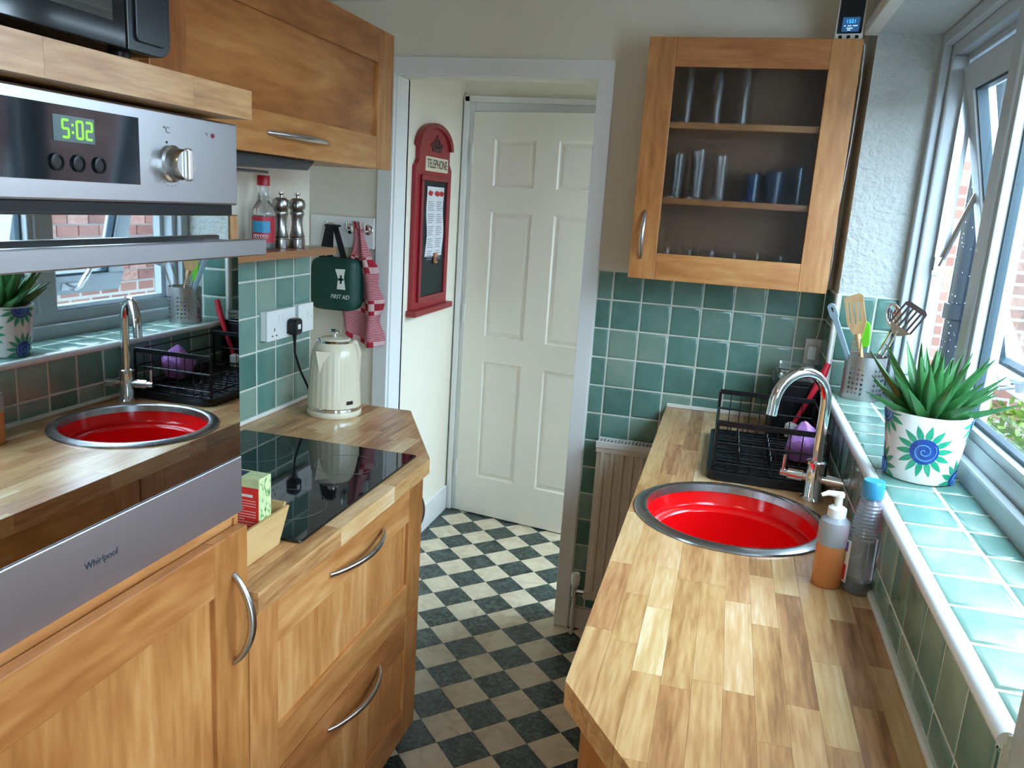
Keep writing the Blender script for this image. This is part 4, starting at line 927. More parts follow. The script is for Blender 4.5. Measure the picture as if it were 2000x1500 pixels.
fg, nt, b, L = base('frosted_glass'); b.inputs['Base Color'].default_value = (.80, .84, .86, 1); b.inputs['Roughness'].default_value = .30; b.inputs['IOR'].default_value = 1.18; b.inputs['Transmission Weight'].default_value = 1.
d = shaker(u, 'glass_door', Vector((WX0, WY, WZ0)) - u.location, (1, 0, 0), (0, 0, 1), WW, WH, .083, grain_u='x', glass_pane=fg)
bow_handle(d, Vector((WX0 + .036, WY, 1.43)) - u.location, Vector((WX0 + .036, WY, 1.575)) - u.location, (0, -1, 0), depth=.03)
mgl = glass('drinking_glass', (.97, .99, 1.), .0); mgb = glass('blue_glass', (.08, .35, .75), .02)
def tumbler(x, z, h, r, mat, label, group):
    y = -.125; o = MB(); o.lathe([(r * .8, 0), (r, h), (r - .002, h), (r * .8 - .002, .006), (0, .006)], (0, 0, 0), 20); q = o.build('tumbler', mat); q.location = (x, y, z); tag(q, label, 'glass', group)
for x, h in ((.300, .135), (.365, .15), (.435, .135)): tumbler(x, SHZ[0] + .0095, h, .028, mgl, 'clear tall tumbler on the middle shelf behind the frosted door', 'tumblers on the middle cabinet shelf')
tumbler(.535, SHZ[0] + .0095, .085, .034, mgb, 'blue glass on the middle shelf behind the frosted door', None)
tumbler(.600, SHZ[0] + .0095, .095, .034, plain('dark_navy_mug', (.01, .03, .07), .3), 'dark navy cup beside the blue glass behind the frosted door', None)
tumbler(.665, SHZ[0] + .0095, .11, .032, mgb, 'pale blue glass next to the navy cup behind the frosted door', None)
for x in (.305, .395, .475): tumbler(x, SHZ[1] + .0095, .16, .028, mgl, 'clear tall glass on the top shelf behind the frosted door', 'glasses on the top cabinet shelf')
for x in (.30, .37, .44, .51, .58, .65): tumbler(x, WZ0 + .0195, .075, .030, mgl, 'low clear glass on the floor of the frosted cabinet', 'low glasses in the bottom of the cabinet')

# smart meter display on the cabinet, with its cable
u = thing('energy_monitor', 'white framed energy monitor with a lit blue screen on top of the wall cabinet', 'monitor', (.745, -.19, WZ0 + WH)); zt = WZ0 + WH
F_ = frame((.742, -.205, zt + .002), (.985, -.17, .0), (.06, .12, 1)) - Matrix.Translation((0, 0, 0)) + Matrix.Identity(4)
F_ = frame((.742, -.205, zt + .002), (.985, -.17, .0), (.04, .12, 1))
def mm(): q = MB(u); q.m = F_; return q
m = mm(); m.prism(rrect(.074, .15, .006, 4, (0, .075)), -.016, 0); m.build('case', m_white, u, .002)
m = mm(); m.prism(rrect(.066, .128, .003, 3, (0, .081)), 0, .001); m.build('bezel', plain('screen_bezel', (.006, .014, .025), .1), u)
m = mm(); m.prism(rrect(.046, .040, .001, 2, (.002, .042)), .001, .0014); sc_ = m.build('screen', emit('dim_blue_screen', (.03, .12, .30), .35), u)
FL = Matrix.Translation(-Vector(u.location)) @ F_
text('screen_reading', '1521', .014, emit('bright_blue_text', (.03, .30, 1.0), 1.6), sc_, FL @ Matrix.Translation((.002, .050, .0018)), .0002)
m = mm()
for x_, y_, w_ in ((-.014, .038, .005), (-.004, .038, .010), (.010, .038, .012), (-.006, .0315, .012), (.006, .0315, .004), (-.004, .0265, .009)): m.box((x_ - .002, y_ - .0012, .0014), (x_ + w_ - .002, y_ + .0012, .0018))
m.build('screen_symbols', emit('pale_blue_text', (.35, .6, 1.0), .8), sc_)
for x in (-.022, 0, .022):
    m = mm(); m.prism(rrect(.0095, .0085, .001, 2, (x, .008)), 0, .0012); m.build('button', m_black, u)
cb = MB(); cb.tube([(.775, -.19, zt + .012), (.792, -.185, zt - .01), (.797, -.17, 1.98), (.797, -.16, 1.80), (.790, -.15, 1.62), (.797, -.13, 1.45), (.795, -.10, 1.36), (.800, -.06, 1.28), (.797, -.045, 1.22), (.79, -.04, 1.19)], .0016, 8); tag(cb.build('white_cable', m_white), 'thin white cable hanging beside the wall cabinet down to the corner charger', 'cable')
u = thing('corner_socket', 'white plug charger in a socket on the tiles in the corner', 'charger', (.79, -.03, 1.13))
MB(u).box((.765, -.0195, 1.115), (.818, -.0095, 1.20)).build('socket_plate', m_white, u, .002)
MB(u).box((.772, -.058, 1.135), (.800, -.0195, 1.180)).build('charger_body', m_white, u, .004)

# radiator with valve
u = thing('radiator', 'cream panel radiator on the tiled wall between doorway and worktop', 'radiator', (.3, -.06, .16)); m_rad = plain('cream_radiator', (.66, .60, .50), .4, var=.08)
m = MB(u); prof = []; x = .116; top = -.075
pts_ = [(.116, -.035), (.116, -.078)]
xx = .116
while xx < .48: pts_ += [(xx + .014, -.080), (xx + .018, -.090), (xx + .030, -.090), (xx + .034, -.080)]; xx += .034
pts_ += [(xx + .012, -.078), (xx + .012, -.035)]
m.prism(pts_, .195, .735); m.build('panel', m_rad, u)
MB(u).box((.113, -.088, .162), (xx + .015, -.032, .197)).build('bottom_seam', m_rad, u, .004)
MB(u).box((.113, -.088, .733), (xx + .015, -.032, .752)).build('top_seam', m_rad, u, .003)
m_rt = plain('white_radiator_top', (.72, .72, .70), .4)
for yy in ((-.092, -.084), (-.036, -.028)): MB(u).box((.112, yy[0], .752), (xx + .016, yy[1], .776)).build('grille_edge', m_rt, u, .002)
q = .118
while q < xx + .01: MB(u).box((q, -.084, .768), (q + .005, -.036, .775)).build('grille_bar', m_rt, u); q += .0125
MB(u).box((.113, -.083, .750), (xx + .015, -.037, .758)).build('grille_floor', m_darkin, u)
MB(u).box((.2, -.032, .3), (.24, -.0095, .6)).build('bracket', m_rt, u)
m = MB(u); m.lathe([(.010, .195), (.016, .205), (.018, .235), (.014, .250), (0, .252)], (.078, -.062, 0), 12); m.build('valve_cap', m_white, u)
m = MB(u); m.tube([(.078, -.062, .002), (.078, -.062, .16)], .0075, 10); m.build('pipe', plain('painted_pipe', (.6, .58, .54), .4), u)
m = MB(u); m.tube([(.078, -.062, .155), (.078, -.062, .198)], .011, 12); m.tube([(.078, -.062, .178), (.118, -.062, .178)], .009, 10); m.build('valve_body', m_chrome, u)

# ================================================================== LEFT SIDE OBJECTS
# induction hob
u = thing('induction_hob', 'black glass induction hob set in the oak worktop', 'hob', (-.49, -1.23, WT))
m = MB(u); m.prism(rrect(.51, .59, .006, 4, (-.2325 - .255, -1.228)), WT + .0005, WT + .006); m.build('glass_top', plain('black_ceramic_glass', (.006, .007, .008), .035, spec=.6, var=.02), u, .0015)
m_zone = plain('grey_zone_print', (.10, .10, .10), .3)
for (x, y, r) in ((-.36, -1.37, .090), (-.36, -1.08, .075), (-.61, -1.37, .075), (-.61, -1.08, .090)):
    m = MB(u); m.tube([(x + r * math.cos(a), y + r * math.sin(a), WT + .0060) for a in [2 * PI * i / 48 for i in range(48)]], .0006, 4, closed=True); m.build('zone_ring', m_zone, u)
# flared wooden tray with a tea box
TB = WT + .0005
u = thing('wooden_tray', 'small open pale wooden tray with flared ends at the front edge of the hob', 'tray', (-.34, -1.6, TB)); m_pw = wood('pale_plywood', [(.46, .28, .10), (.56, .36, .15), (.62, .42, .19)], 'y', .45, 7., .08, .15, .4)
x0, x1 = -.440, -.268; b0, b1, t0_, t1_ = -1.700, -1.540, -1.716, -1.502; hz = .066; zA_ = TB + .006
TB2 = WT + .0065
MB(u).prism([(b0, TB), (b1, TB), (t1_, TB + hz), (t0_, TB + hz)], x1 - .007, x1, 'x').build('side', m_pw, u, .0008)
MB(u).prism([(b0, TB2), (b1, TB2), (t1_, TB2 + hz), (t0_, TB2 + hz)], x0, x0 + .007, 'x').build('side', m_pw, u, .0008)
MB(u).box((x0 + .007, b0, TB2), (x1 - .007, b1, TB2 + .006)).build('bottom', m_pw, u)
for (bb, tt, s_) in ((b1, t1_, -1), (b0, t0_, 1)):
    MB(u).prism([(bb, TB2), (tt, TB2 + hz), (tt + s_ * .007, TB2 + hz), (bb + s_ * .007, TB2)], x0 + .007, x1 - .007, 'x').build('flared_end', m_pw, u, .0008)
tz = TB2 + .0065
u = thing('tea_box', 'pale green tea box with a red panel standing in the wooden tray', 'box', (-.315, -1.565, tz))
m_tea = plain('pale_green_card', (.58, .66, .34), .5, var=.35, vscale=60.)
fy_ = -1.592; bxo = MB(u).box((-.356, fy_, tz), (-.2765, -1.553, tz + .132)).build('carton', m_tea, u, .0012)
MB(u).box((-.338, fy_ - .0006, tz + .001), (-.2785, fy_ + .001, tz + .114)).build('red_panel', plain('red_card', (.78, .035, .03), .45), bxo)
wp = plain('pale_red_print', (.85, .45, .40), .5); m = MB(u)
for q in range(15): m.box((-.330, fy_ - .0010, tz + .088 - q * .0052), (-.330 + (.046 if q % 4 != 3 else .022), fy_ - .0005, tz + .0896 - q * .0052))
m.build('panel_text', wp, bxo)
MB(u).box((-.330, fy_ - .0010, tz + .096), (-.290, fy_ - .0005, tz + .101)).build('panel_heading', m_white, bxo)
MB(u).box((-.345, -1.588, tz + .1322), (-.315, -1.560, tz + .1326)).build('top_print', plain('navy_print', (.03, .04, .10), .5), bxo)
m = MB(u); rr_ = random.Random(2)
for q in range(44):
    y_ = rr_.uniform(fy_ + .004, -1.556); z = tz + rr_.uniform(.006, .126); a = rr_.uniform(-.8, .8); l = rr_.uniform(.004, .008)
    m.add([(-.2761, y_ - l * math.sin(a), z - l * math.cos(a)), (-.2761, y_ + .0016, z), (-.2761, y_ + l * math.sin(a), z + l * math.cos(a)), (-.2761, y_ - .0016, z)], [(0, 1, 2, 3)])
m.build('leaf_print', plain('leaf_green_print', (.16, .32, .10), .5), bxo)

# kettle
KX, KY = -.622, -.640
u = thing('electric_kettle', 'cream fluted electric kettle with chrome bands on the oak worktop', 'kettle', (KX, KY, WT)); kz = WT + .0005
m_cr = plain('cream_gloss', (.76, .69, .52), .22, var=.03)
m = MB(u); m.lathe([(.080, 0), (.082, .003), (.082, .014), (.080, .017), (0, .017)], (KX, KY, kz), 48); m.build('power_base', m_cr, u)
m = MB(u); m.lathe([(.0785, .017), (.0805, .019), (.0805, .027), (.0785, .029)], (KX, KY, kz), 48); m.build('lower_band', m_chrome, u)
prof = [(.079, .029), (.0785, .05), (.0765, .09), (.0745, .13), (.072, .165), (.0675, .192), (.060, .212), (.053, .222)]
def fl(a, h): return 1 + (.014 * abs(math.sin(a * 13)) - .007) * max(0, min(1, (.205 - h) / .03))
m = MB(u); m.lathe(prof, (KX, KY, kz), 156, rf=fl); m.build('body', m_cr, u)
m = MB(u); m.lathe([(.053, .221), (.054, .224), (.050, .229), (.047, .229)], (KX, KY, kz), 40); m.build('lid_band', m_chrome, u)
m = MB(u); m.lathe([(.0475, .228), (.044, .233), (.02, .2365), (0, .237)], (KX, KY, kz), 40); m.build('lid', m_cr, u)
m = MB(u); m.lathe([(.007, .236), (.006, .246), (.017, .250), (.018, .254), (.015, .257), (0, .258)], (KX, KY, kz), 24); m.build('lid_knob', m_chrome, u)
sa_ = math.atan2(-.93, -.15); sd_ = Vector((math.cos(sa_), math.sin(sa_), 0)); st_ = Vector((-sd_.y, sd_.x, 0)); kc = Vector((KX, KY, kz))
m = MB(u); A_ = kc + sd_ * .060 + st_ * .030 + Vector((0, 0, .200)); B_ = kc + sd_ * .060 - st_ * .030 + Vector((0, 0, .200)); T_ = kc + sd_ * .093 + Vector((0, 0, .204)); D_ = kc + sd_ * .072 + Vector((0, 0, .128))
m.add([A_, B_, T_, D_], [(0, 2, 3), (1, 3, 2)]); o = m.build('spout', m_cr, u); so = o.modifiers.new('solid', 'SOLIDIFY'); so.thickness = .002
m = MB(u); m.add([kc + sd_ * .069 + st_ * .020 + Vector((0, 0, .2022)), kc + sd_ * .069 - st_ * .020 + Vector((0, 0, .2022)), kc + sd_ * .0885 + Vector((0, 0, .2055))], [(0, 1, 2)]); m.build('spout_mouth', m_darkin, u)
hb2 = -sd_; m = MB(u); m.tube([kc + hb2 * .062 + Vector((0, 0, .205)), kc + hb2 * .100 + Vector((0, 0, .205)), kc + hb2 * .118 + Vector((0, 0, .175)), kc + hb2 * .115 + Vector((0, 0, .09)), kc + hb2 * .074 + Vector((0, 0, .06))], [.009, .011, .011, .010, .009], 10); m.build('handle', m_cr, u)
ba = math.atan2(CP.y - KY, CP.x - KX) + .60
m = MB(u); m.grid(lambda p, q: (KX + .0808 * math.cos(ba + (p - .5) * .28), KY + .0808 * math.sin(ba + (p - .5) * .28), kz + .042 + .011 * q), 6, 2); m.build('badge', plain('dark_badge', (.06, .05, .05), .3, .6), u)

# sockets on the left wall (face +x)
XS = XL + .0095
def plate(name, label, y0, y1, z0, z1, cat='socket'):
    u = thing(name, label, cat, (XS, (y0 + y1) / 2, z0)); m = MB(u); m.box((XS, y0, z0), (XS + .018, y1, z1)); m.build('back_box', m_white, u, .002)
    MB(u).box((XS + .018, y0 - .001, z0 - .001), (XS + .024, y1 + .001, z1 + .001)).build('faceplate', m_white, u, .002); return u
sx = XS + .024
u = plate('double_socket', 'white double socket with the kettle plug in it on the green tiles', -.792, -.640, 1.140, 1.226)
for yc in (-.755, -.675):
    for (dy, dz, w, h) in ((0, -.012, .004, .009), (-.011, -.030, .007, .004), (.011, -.030, .007, .004)):
        MB(u).box((sx - .001, yc + dy - w / 2, 1.183 + dz - h / 2), (sx + .0004, yc + dy + w / 2, 1.183 + dz + h / 2)).build('pin_slot', m_darkin, u)
for yc in (-.728, -.708): MB(u).box((sx, yc - .006, 1.192), (sx + .003, yc + .006, 1.212)).build('rocker_switch', m_white, u, .001)
u = plate('fused_switch', 'white single fused switch beside the double socket on the green tiles', -.618, -.530, 1.143, 1.229)
MB(u).box((sx, -.570, 1.182), (sx + .003, -.553, 1.205)).build('rocker_switch', m_white, u, .001)
MB(u).box((sx, -.600, 1.176), (sx + .0015, -.585, 1.198)).build('fuse_holder', m_white, u, .0006)
for yc in (-.607, -.541): MB(u).box((sx, yc - .002, 1.184), (sx + .0006, yc + .002, 1.188)).build('screw', m_handle, u)
u = thing('kettle_plug', 'black three-pin plug with its cord running down behind the kettle', 'plug', (sx, -.66, 1.17))
m = MB(u); m.prism(rrect(.046, .050, .014, 5, (-.668, 1.171)), sx + .0005, sx + .030, 'x'); pb = m.build('plug_body', m_black, u, .006)
MB(u).box((sx + .030, -.676, 1.165), (sx + .0306, -.660, 1.179)).build('rating_label', m_white, pb)
m = MB(u); m.tube([(sx + .014, -.668, 1.148), (sx + .014, -.667, 1.125), (sx + .012, -.662, 1.09), (sx + .022, -.645, 1.03), (sx + .036, -.622, .975), (sx + .045, -.607, .940), (sx + .07, -.600, .922), (KX - .086, -.612, .921)], [.007, .0045, .0036, .0036, .0036, .0036, .0036, .0036], 10); m.build('cord', m_black, u)

# little shelf with bottle and mills
SZ = 1.410
u = thing('wall_shelf', 'narrow beech wall shelf above the tiled splashback', 'shelf', (-.72, -1.1, SZ - .02))
MB(u).box((XL, -1.700, SZ - .020), (-.645, -.597, SZ)).build('board', wood('shelf_beech', [(.22, .09, .03), (.33, .14, .05), (.40, .18, .07)], 'y', .3, 6., .08, .1, .4), u, .001)
m = MB(u); m.prism([(XL, SZ - .02), (-.675, SZ - .02), (-.70, SZ - .032), (-.76, SZ - .048), (XL, SZ - .052)], -1.02, -1.005, 'y'); m.build('bracket', beech('z'), u)
bx0, by0 = -.722, -.865
u = thing('sauce_bottle', 'clear glass bottle of dark sauce with a red cap on the wall shelf', 'bottle', (bx0, by0, SZ)); z0 = SZ + .0005
m = MB(u); m.lathe([(.028, 0), (.0305, .004), (.0305, .092), (.029, .104), (.018, .122), (.0145, .130), (.0125, .168), (.013, .170)], (bx0, by0, z0), 32); m.build('bottle', plain('clear_bottle_glass', (.85, .88, .86), .06, **{'Transmission Weight': .9}), u)
m = MB(u); m.lathe([(.026, .003), (.0285, .006), (.0285, .088), (0, .088)], (bx0, by0, z0), 28); m.build('sauce', plain('dark_sauce', (.03, .006, .005), .2), u)
m = MB(u); m.lathe([(.0165, .166), (.0165, .190), (.0155, .192), (0, .192)], (bx0, by0, z0), 24); m.build('cap', plain('dark_red_cap', (.40, .01, .02), .35), u)
ca = math.atan2(CP.y - by0, CP.x - bx0)
def bl(a0, a1, h0, h1, r): return lambda p, q: (bx0 + r * math.cos(ca + a0 + (a1 - a0) * p), by0 + r * math.sin(ca + a0 + (a1 - a0) * p), z0 + h0 + (h1 - h0) * q)
m = MB(u); m.grid(bl(-1.3, 1.3, .018, .086, .0309), 16, 2); lb = m.build('label', plain('red_label', (.45, .02, .04), .45), u)
m = MB(u); m.grid(bl(-1.1, .55, .044, .074, .0312), 10, 2); m.build('label_patch', plain('blue_label', (.03, .30, .52), .45), lb)
m = MB(u)
for q in range(6):
    a = -.85 + q * .23; m.tube([bl(0, 0, .030, .038, .0315)(0, 0)], .001, 4) if False else None
    pts = [Vector(bl(a + .09 * math.cos(t), a, .034 + .0045 * math.sin(t), 0, .0315)(0, 0)) for t in [2 * PI * i / 10 for i in range(9)]]
    m.tube(pts, .0009, 5)
m.build('label_lettering', m_white, lb)
def mill(x, y, label):
    u = thing('pepper_mill', label, 'mill', (x, y, SZ), 0, 'steel mills on the wall shelf')
    m = MB(u); m.lathe([(.0215, 0), (.0220, .002), (.0220, .024), (.0200, .026), (.0200, .030), (.0215, .032), (.0200, .036), (.0160, .052), (.0150, .070), (.0170, .088), (.0195, .092), (.0195, .100), (.018, .102), (0, .102)], (x, y, SZ + .0005), 32); m.build('body', m_st3, u)
    m = MB(u); m.lathe([(.0160, .102), (.0225, .110), (.0235, .120), (.0205, .131), (.012, .137), (0, .138)], (x, y, SZ + .0005), 32); m.build('head', m_st3, u)
    m = MB(u); m.lathe([(.0055, .137), (.0045, .144), (.0085, .148), (.0085, .152), (0, .154)], (x, y, SZ + .0005), 20); m.build('finial', m_chrome, u)
m_st3 = plain('polished_mill_steel', (.40, .39, .38), .28, 1., var=.05)
mill(-.712, -.795, 'steel mill with a round head standing beside the sauce bottle'); mill(-.695, -.738, 'steel mill with a round head standing furthest from the sauce bottle')
m = MB(); m.lathe([(.02, 0), (.034, .012), (.036, .024), (.033, .024), (.018, .006), (0, .006)], (0, 0, 0), 28); o = m.build('black_dish', plain('black_gloss', (.010, .011, .013), .08)); o.location = (-.735, -.958, SZ + .0005); tag(o, 'small glossy black dish on the wall shelf by the oven', 'dish')

# hook rack, first-aid bag, tea towel
HZ0, HZ1 = 1.372, 1.487
u = thing('hook_rack', 'white board with three steel coat hooks on the wall by the doorway', 'hook rack', (-.92, -.02, HZ0))
MB(u).box((-1.052, -.024, HZ0), (-.789, -.0008, HZ1)).build('board', plain('bright_white_gloss', (.90, .90, .89), .28, var=.02), u, .004)
hx = (-.962, -.885, -.812)
for x in hx:
    m = MB(u); m.lathe([(.019, -.024), (.019, -.027), (.016, -.029), (0, -.029)], (x, 0, 1.443), 24, 'y'); m.tube([(x, -.027, 1.440), (x, -.050, 1.436), (x + .002, -.062, 1.442), (x + .003, -.064, 1.468)], [.005, .0045, .0042, .004], 10); m.build('hook', m_chrome, u)
u = thing('first_aid_bag', 'dark green first aid bag hanging by a black strap from the hook rack', 'bag', (-.915, -.09, 1.14))
m_bag = plain('green_nylon', (.002, .050, .034), .55, bump=.3, bscale=40., var=.2)
gx0, gx1, gy0, gy1, gz0, gz1 = -.992, -.815, -.140, -.030, 1.145, 1.338
def pil(u_, v_):
    a = 2 * PI * u_; b2 = PI * (v_ - .5); ex = .32
    f_ = lambda q: math.copysign(abs(q) ** ex, q)
    return ((gx0 + gx1) / 2 + (gx1 - gx0) / 2 * f_(math.cos(a)) * abs(math.cos(b2)) ** ex, (gy0 + gy1) / 2 + (gy1 - gy0) / 2 * f_(math.sin(a)) * abs(math.cos(b2)) ** ex, (gz0 + gz1) / 2 + (gz1 - gz0) / 2 * f_(math.sin(b2)))
m = MB(u); m.grid(pil, 48, 28); bg_ = m.build('body', m_bag, u)
m = MB(u); m.tube([(gx0 + .0 + .004, -.085, gz0 + .02), (gx0 + .001, -.085, gz0 + .09), (gx0 + .004, -.085, gz1 - .02), (gx0 + .03, -.085, gz1 - .001), (gx1 - .03, -.085, gz1 - .001)], .0035, 6); m.build('zip', m_black, u)
for (xa_, xb_) in ((-.965, -.955), (-.880, -.905), (-.935, -.935)):
    m = MB(u); y_ = -.085; m.prism([(xa_ - .012, gz1 - .012), (xa_ + .012, gz1 - .012), (-.930 + .010 + (xa_ + .93) * .2, 1.452), (-.930 - .012 + (xa_ + .93) * .2, 1.452)], y_ - .003 + (xa_ + .93) * .2, y_ + .001 + (xa_ + .93) * .2, 'y'); m.build('strap', plain('black_webbing', (.008, .008, .012), .8), u)
MB(u).box((-.962, -.083, 1.447), (-.912, -.045, 1.455)).build('strap', plain('black_webbing', (.008, .008, .012), .8), u, .003)
Fg = Matrix.Translation(-Vector(u.location)) @ frame((-.862, gy0 - .0015, 1.262), (1, 0, 0), (0, 0, 1))
m = MB(); m.m = Fg; m.prism([(-.022, .038), (.018, .040), (.013, .010), (.020, -.034), (-.014, -.034), (-.010, .006)], 0, .0008); em = m.build('emblem', m_white, bg_)
m = MB(); m.m = Fg
m.box((-.0025, -.014, .0008), (.0055, .018, .0014)); m.box((-.009, -.002, .0008), (.012, .006, .0014)); m.build('emblem_cross', m_bag, em)
text('lettering', 'FIRST AID', .0215, m_white, bg_, Fg @ Matrix.Translation((-.002, -.062, .001)), .0003, .80, .25)
# towel
m = MB()
def tow(p, q):
    # p across 0..1, q down 0..1
    zt_ = 1.472 - .455 * q - .03 * math.sin(PI * p) * q + .055 * (1 - p) * q
    w_ = .034 + .145 * min(1, q * 1.35) - .03 * max(0, q - .72)
    cx_ = -.848 + .026 * min(1, q * 2.2) + .012 * math.sin(7 * q)
    x_ = cx_ + (p - .5) * w_ + .010 * math.sin(9 * q + 3 * p)
    y_ = -.052 - .020 * math.sin(p * 3.3 * PI) * (.35 + q) - .012 * math.sin(5 * q + p)
    if p > .9 and q > .3: x_ += .010 * math.sin(22 * q)
    return (x_, min(-.022, y_), zt_)
m.grid(tow, 44, 70, uv=True)
tm_, nt, b, L = base('red_check_towel'); b.inputs['Roughness'].default_value = .95
uvn = N(nt, 'ShaderNodeUVMap'); sp = N(nt, 'ShaderNodeSeparateXYZ'); L(uvn.outputs[0], sp.inputs[0])
ck = N(nt, 'ShaderNodeTexChecker', Scale=1.); mpn = N(nt, 'ShaderNodeMapping'); mpn.inputs['Scale'].default_value = (7., 17., 1.); L(uvn.outputs[0], mpn.inputs[0]); L(mpn.outputs[0], ck.inputs['Vector'])
ck.inputs['Color1'].default_value = (.36, .012, .03, 1); ck.inputs['Color2'].default_value = (.62, .40, .40, 1)
wv = N(nt, 'ShaderNodeTexWave', Scale=12.5, Distortion=1.2); wv.bands_direction = 'Y'; wv.inputs['Detail Scale'].default_value = 2.; mp3 = N(nt, 'ShaderNodeMapping'); mp3.inputs['Scale'].default_value = (.6, 1.9, 1.); L(uvn.outputs[0], mp3.inputs[0]); L(mp3.outputs[0], wv.inputs['Vector'])
rp = N(nt, 'ShaderNodeValToRGB'); L(wv.outputs['Fac'], rp.inputs['Fac']); rp.color_ramp.elements[0].position = .40; rp.color_ramp.elements[0].color = (.34, .012, .035, 1); rp.color_ramp.elements[1].position = .6; rp.color_ramp.elements[1].color = (.60, .34, .36, 1)
bandn = N(nt, 'ShaderNodeMath', operation='PINGPONG'); bandn.inputs[1].default_value = .17; L(sp.outputs['Y'], bandn.inputs[0])
gt = N(nt, 'ShaderNodeMath', operation='GREATER_THAN'); gt.inputs[1].default_value = .062; L(bandn.outputs[0], gt.inputs[0])
mxn = N(nt, 'ShaderNodeMix', data_type='RGBA'); L(gt.outputs[0], mxn.inputs[0]); L(ck.outputs['Color'], mxn.inputs[6]); L(rp.outputs['Color'], mxn.inputs[7]); L(mxn.outputs[2], b.inputs['Base Color'])
o = m.build('tea_towel', tm_); so = o.modifiers.new('solid', 'SOLIDIFY'); so.thickness = .002; tag(o, 'red and white checked tea towel hanging from the hook rack', 'towel')

# telephone-box noticeboard on the hall wall: local a runs along +y, z up, facing +x
u = thing('telephone_noticeboard', 'red telephone box noticeboard with a dark chalk panel on the hall wall', 'noticeboard', (-.80, .348, 1.100)); BW, BH = .425, .70
m_tr = plain('red_paint', (.30, .012, .020), .38, var=.08); m_tr2 = plain('red_moulding_paint', (.26, .010, .018), .35)
def bd2(poly, d0, d1): q = MB(); q.prism(poly, d0, d1, 'x'); return q
out = [(.0, .0), (BW, .0), (BW, .600), (BW - .030, .625), (BW - .030, .690)]
na = 16; c_ = BW / 2; half = c_ - .030
top = [(c_ + half * math.cos(a), .690 + .085 * math.sin(a)) for a in [PI * i / na for i in range(1, na)]]
out += top + [(.030, .690), (.030, .625), (.0, .600)]
bd2(out, .0005, .020).build('backboard', m_tr, u, .002)
m = MB(); half2 = half + .020
arcs = [(c_ + half2 * math.cos(a), .680 + .105 * math.sin(a)) for a in [PI * i / 20 for i in range(21)]]; arcs2 = [(c_ + (half2 - .035) * math.cos(a), .680 + .083 * math.sin(a)) for a in [PI * i / 20 for i in range(21)]]
m.prism(arcs + arcs2[::-1], .0005, .032, 'x'); m.build('arched_cap', m_tr2, u, .003)
MB().box((.0005, -.018, -.022), (.045, BW + .025, .004)).build('ledge', m_tr2, u, .003)
fr_ = MB(); pz0, pz1, pa, pb_ = .055, .545, .070, BW - .070
for bxx in (((pa - .022, pz0 - .022), (pb_ + .022, pz0)), ((pa - .022, pz1), (pb_ + .022, pz1 + .022)), ((pa - .022, pz0), (pa, pz1)), ((pb_, pz0), (pb_ + .022, pz1))):
    MB().box((.020, bxx[0][0], bxx[0][1]), (.031, bxx[1][0], bxx[1][1])).build('moulding', m_tr2, u, .003)
MB().box((.019, pa, pz0), (.0215, pb_, pz1)).build('chalk_panel', plain('chalkboard_green_black', (.010, .018, .018), .75), u)
sg = MB().box((.019, .095, .585), (.023, BW - .060, .645)).build('sign_plate', plain('cream_sign', (.72, .62, .46), .5), u, .001)
text('sign_lettering', 'TELEPHONE', .052, plain('dark_brown_ink', (.03, .025, .02), .6), sg, frame((.0235, .230, .615), (0, 1, 0), (0, 0, 1)), .0004, .86)
# crown emblem
m = MB(); cc_, cz_ = c_ + .012, .668
m.prism([(cc_ - .052, cz_), (cc_ + .052, cz_), (cc_ + .056, cz_ + .012), (cc_ - .056, cz_ + .012)], .0195, .0225, 'x')
for dx_, hh_ in ((-.062, .040), (-.034, .052), (0, .056), (.034, .052), (.062, .040)):
    m.prism([(cc_ + dx_ * .75 - .010, cz_ + .014), (cc_ + dx_ * .75 + .010, cz_ + .014), (cc_ + dx_ + .011, cz_ + .030), (cc_ + dx_ * .6 + .006, cz_ + hh_), (cc_ + dx_ * .6 - .006, cz_ + hh_), (cc_ + dx_ - .011, cz_ + .030)], .0195, .0225, 'x')
m.prism([(cc_ - .007, cz_ + .056), (cc_ + .007, cz_ + .056), (cc_ + .007, cz_ + .070), (cc_ - .007, cz_ + .070)], .0195, .0225, 'x'); m.build('crown_emblem', plain('dark_crown_ink', (.045, .012, .012), .5), u)
PYL, PYR, PZB, PZT = .120, .325, .225, .522
pn = thing('paper_list', 'white printed sheet with three red poppies pinned to the dark chalk panel', 'paper', (-.80, .348, 1.100))
def sheet(p, q): return (.0225 + .004 * math.sin(3 * p + 5 * q) ** 2, PYL + (PYR - PYL) * p + .006 * math.sin(5 * q), PZB + (PZT - PZB) * q)
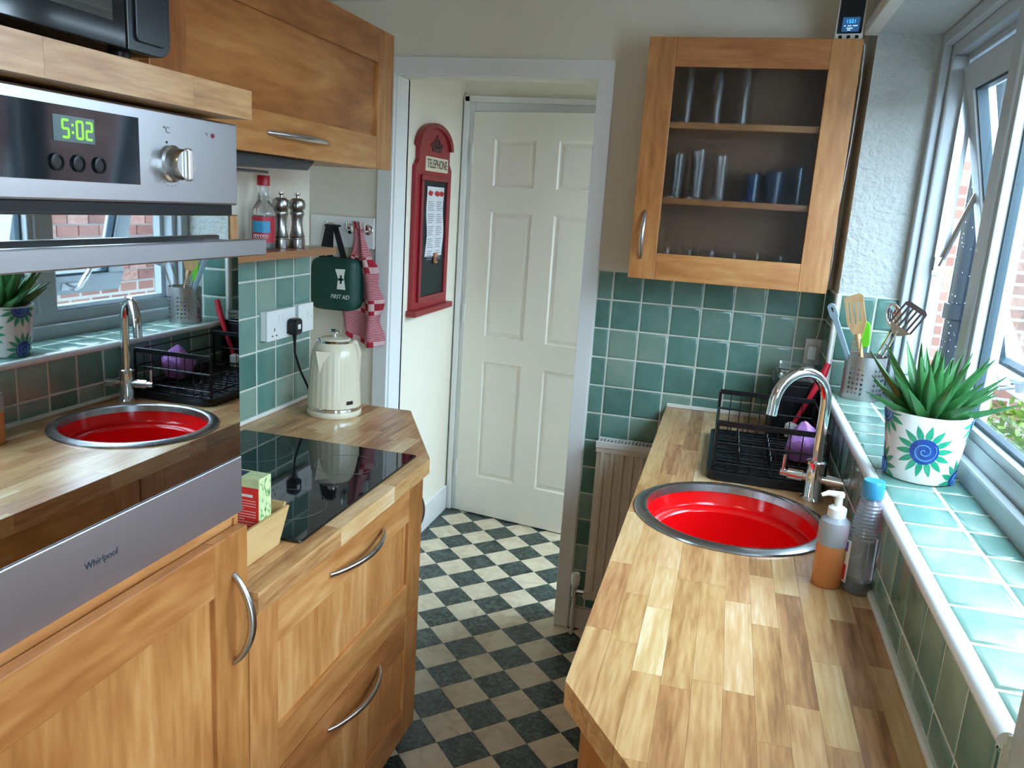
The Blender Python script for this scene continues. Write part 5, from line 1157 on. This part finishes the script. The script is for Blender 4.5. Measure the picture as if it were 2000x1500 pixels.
m = MB(); m.grid(sheet, 6, 10); pso = m.build('sheet', plain('white_paper', (.74, .75, .78), .7), pn)
mi = plain('grey_ink', (.30, .30, .33), .7); m = MB()
for c in range(2):
    for q in range(30):
        if q % 6 == 5: continue
        y0_ = PYL + .012 + c * .100; z_ = PZT - .065 - q * .0088; l_ = .075 * (.7 + .3 * ((q * 7 + c * 3) % 5) / 4)
        m.box((.0270, y0_, z_), (.0274, y0_ + l_, z_ + .0030))
m.build('printed_lines', mi, pso)
for y_ in (PYL + .035, PYL + .115, PYL + .170):
    m = MB(); m.lathe([(.018, .0268), (.017, .0278), (0, .0280)], (0, y_, PZT - .028), 14, 'x', rf=lambda a, h: 1 + .12 * math.sin(4 * a)); m.v = [Vector((v_.x, y_ + (v_.y - y_) * 1.55, PZT - .028 + (v_.z - PZT + .028) * .62)) for v_ in m.v]; po = m.build('poppy_print', plain('poppy_red', (.55, .02, .03), .6), pso)
    m = MB(); m.lathe([(.004, .0280), (0, .0284)], (0, y_, PZT - .028), 8, 'x'); m.build('poppy_centre', m_black, po) if False else m.build('poppy_centre', m_black, pso)
pg = thing('clothes_peg', 'small copper coloured peg holding the bottom of the white sheet', 'peg', (-.80, .348, 1.100))
MB().box((.0275, .212, .195), (.0385, .240, .240)).build('jaw', plain('copper_peg', (.55, .28, .17), .4, .3), pg, .002)
MB().box((.0385, .217, .203), (.0392, .235, .222)).build('motif', plain('dark_peg_print', (.12, .05, .03), .5), pg)

# unseen ceiling lamp behind the camera, added as warm fill light
u = thing('fill_ceiling_lamp', 'unseen round ceiling lamp with an opal dome, added as warm fill light', 'lamp', (0., -3.1, ZC - .10))
m = MB(u); m.lathe([(.16, ZC - .001), (.17, ZC - .02), (.15, ZC - .03)], (0., -3.1, 0), 32); m.build('base_ring', m_white, u)
m = MB(u); m.lathe([(.15, ZC - .03), (.14, ZC - .06), (.09, ZC - .09), (0, ZC - .10)], (0., -3.1, 0), 32); m.build('opal_dome', emit('fill_lamp_glow', (1.0, .80, .56), 10.), u)
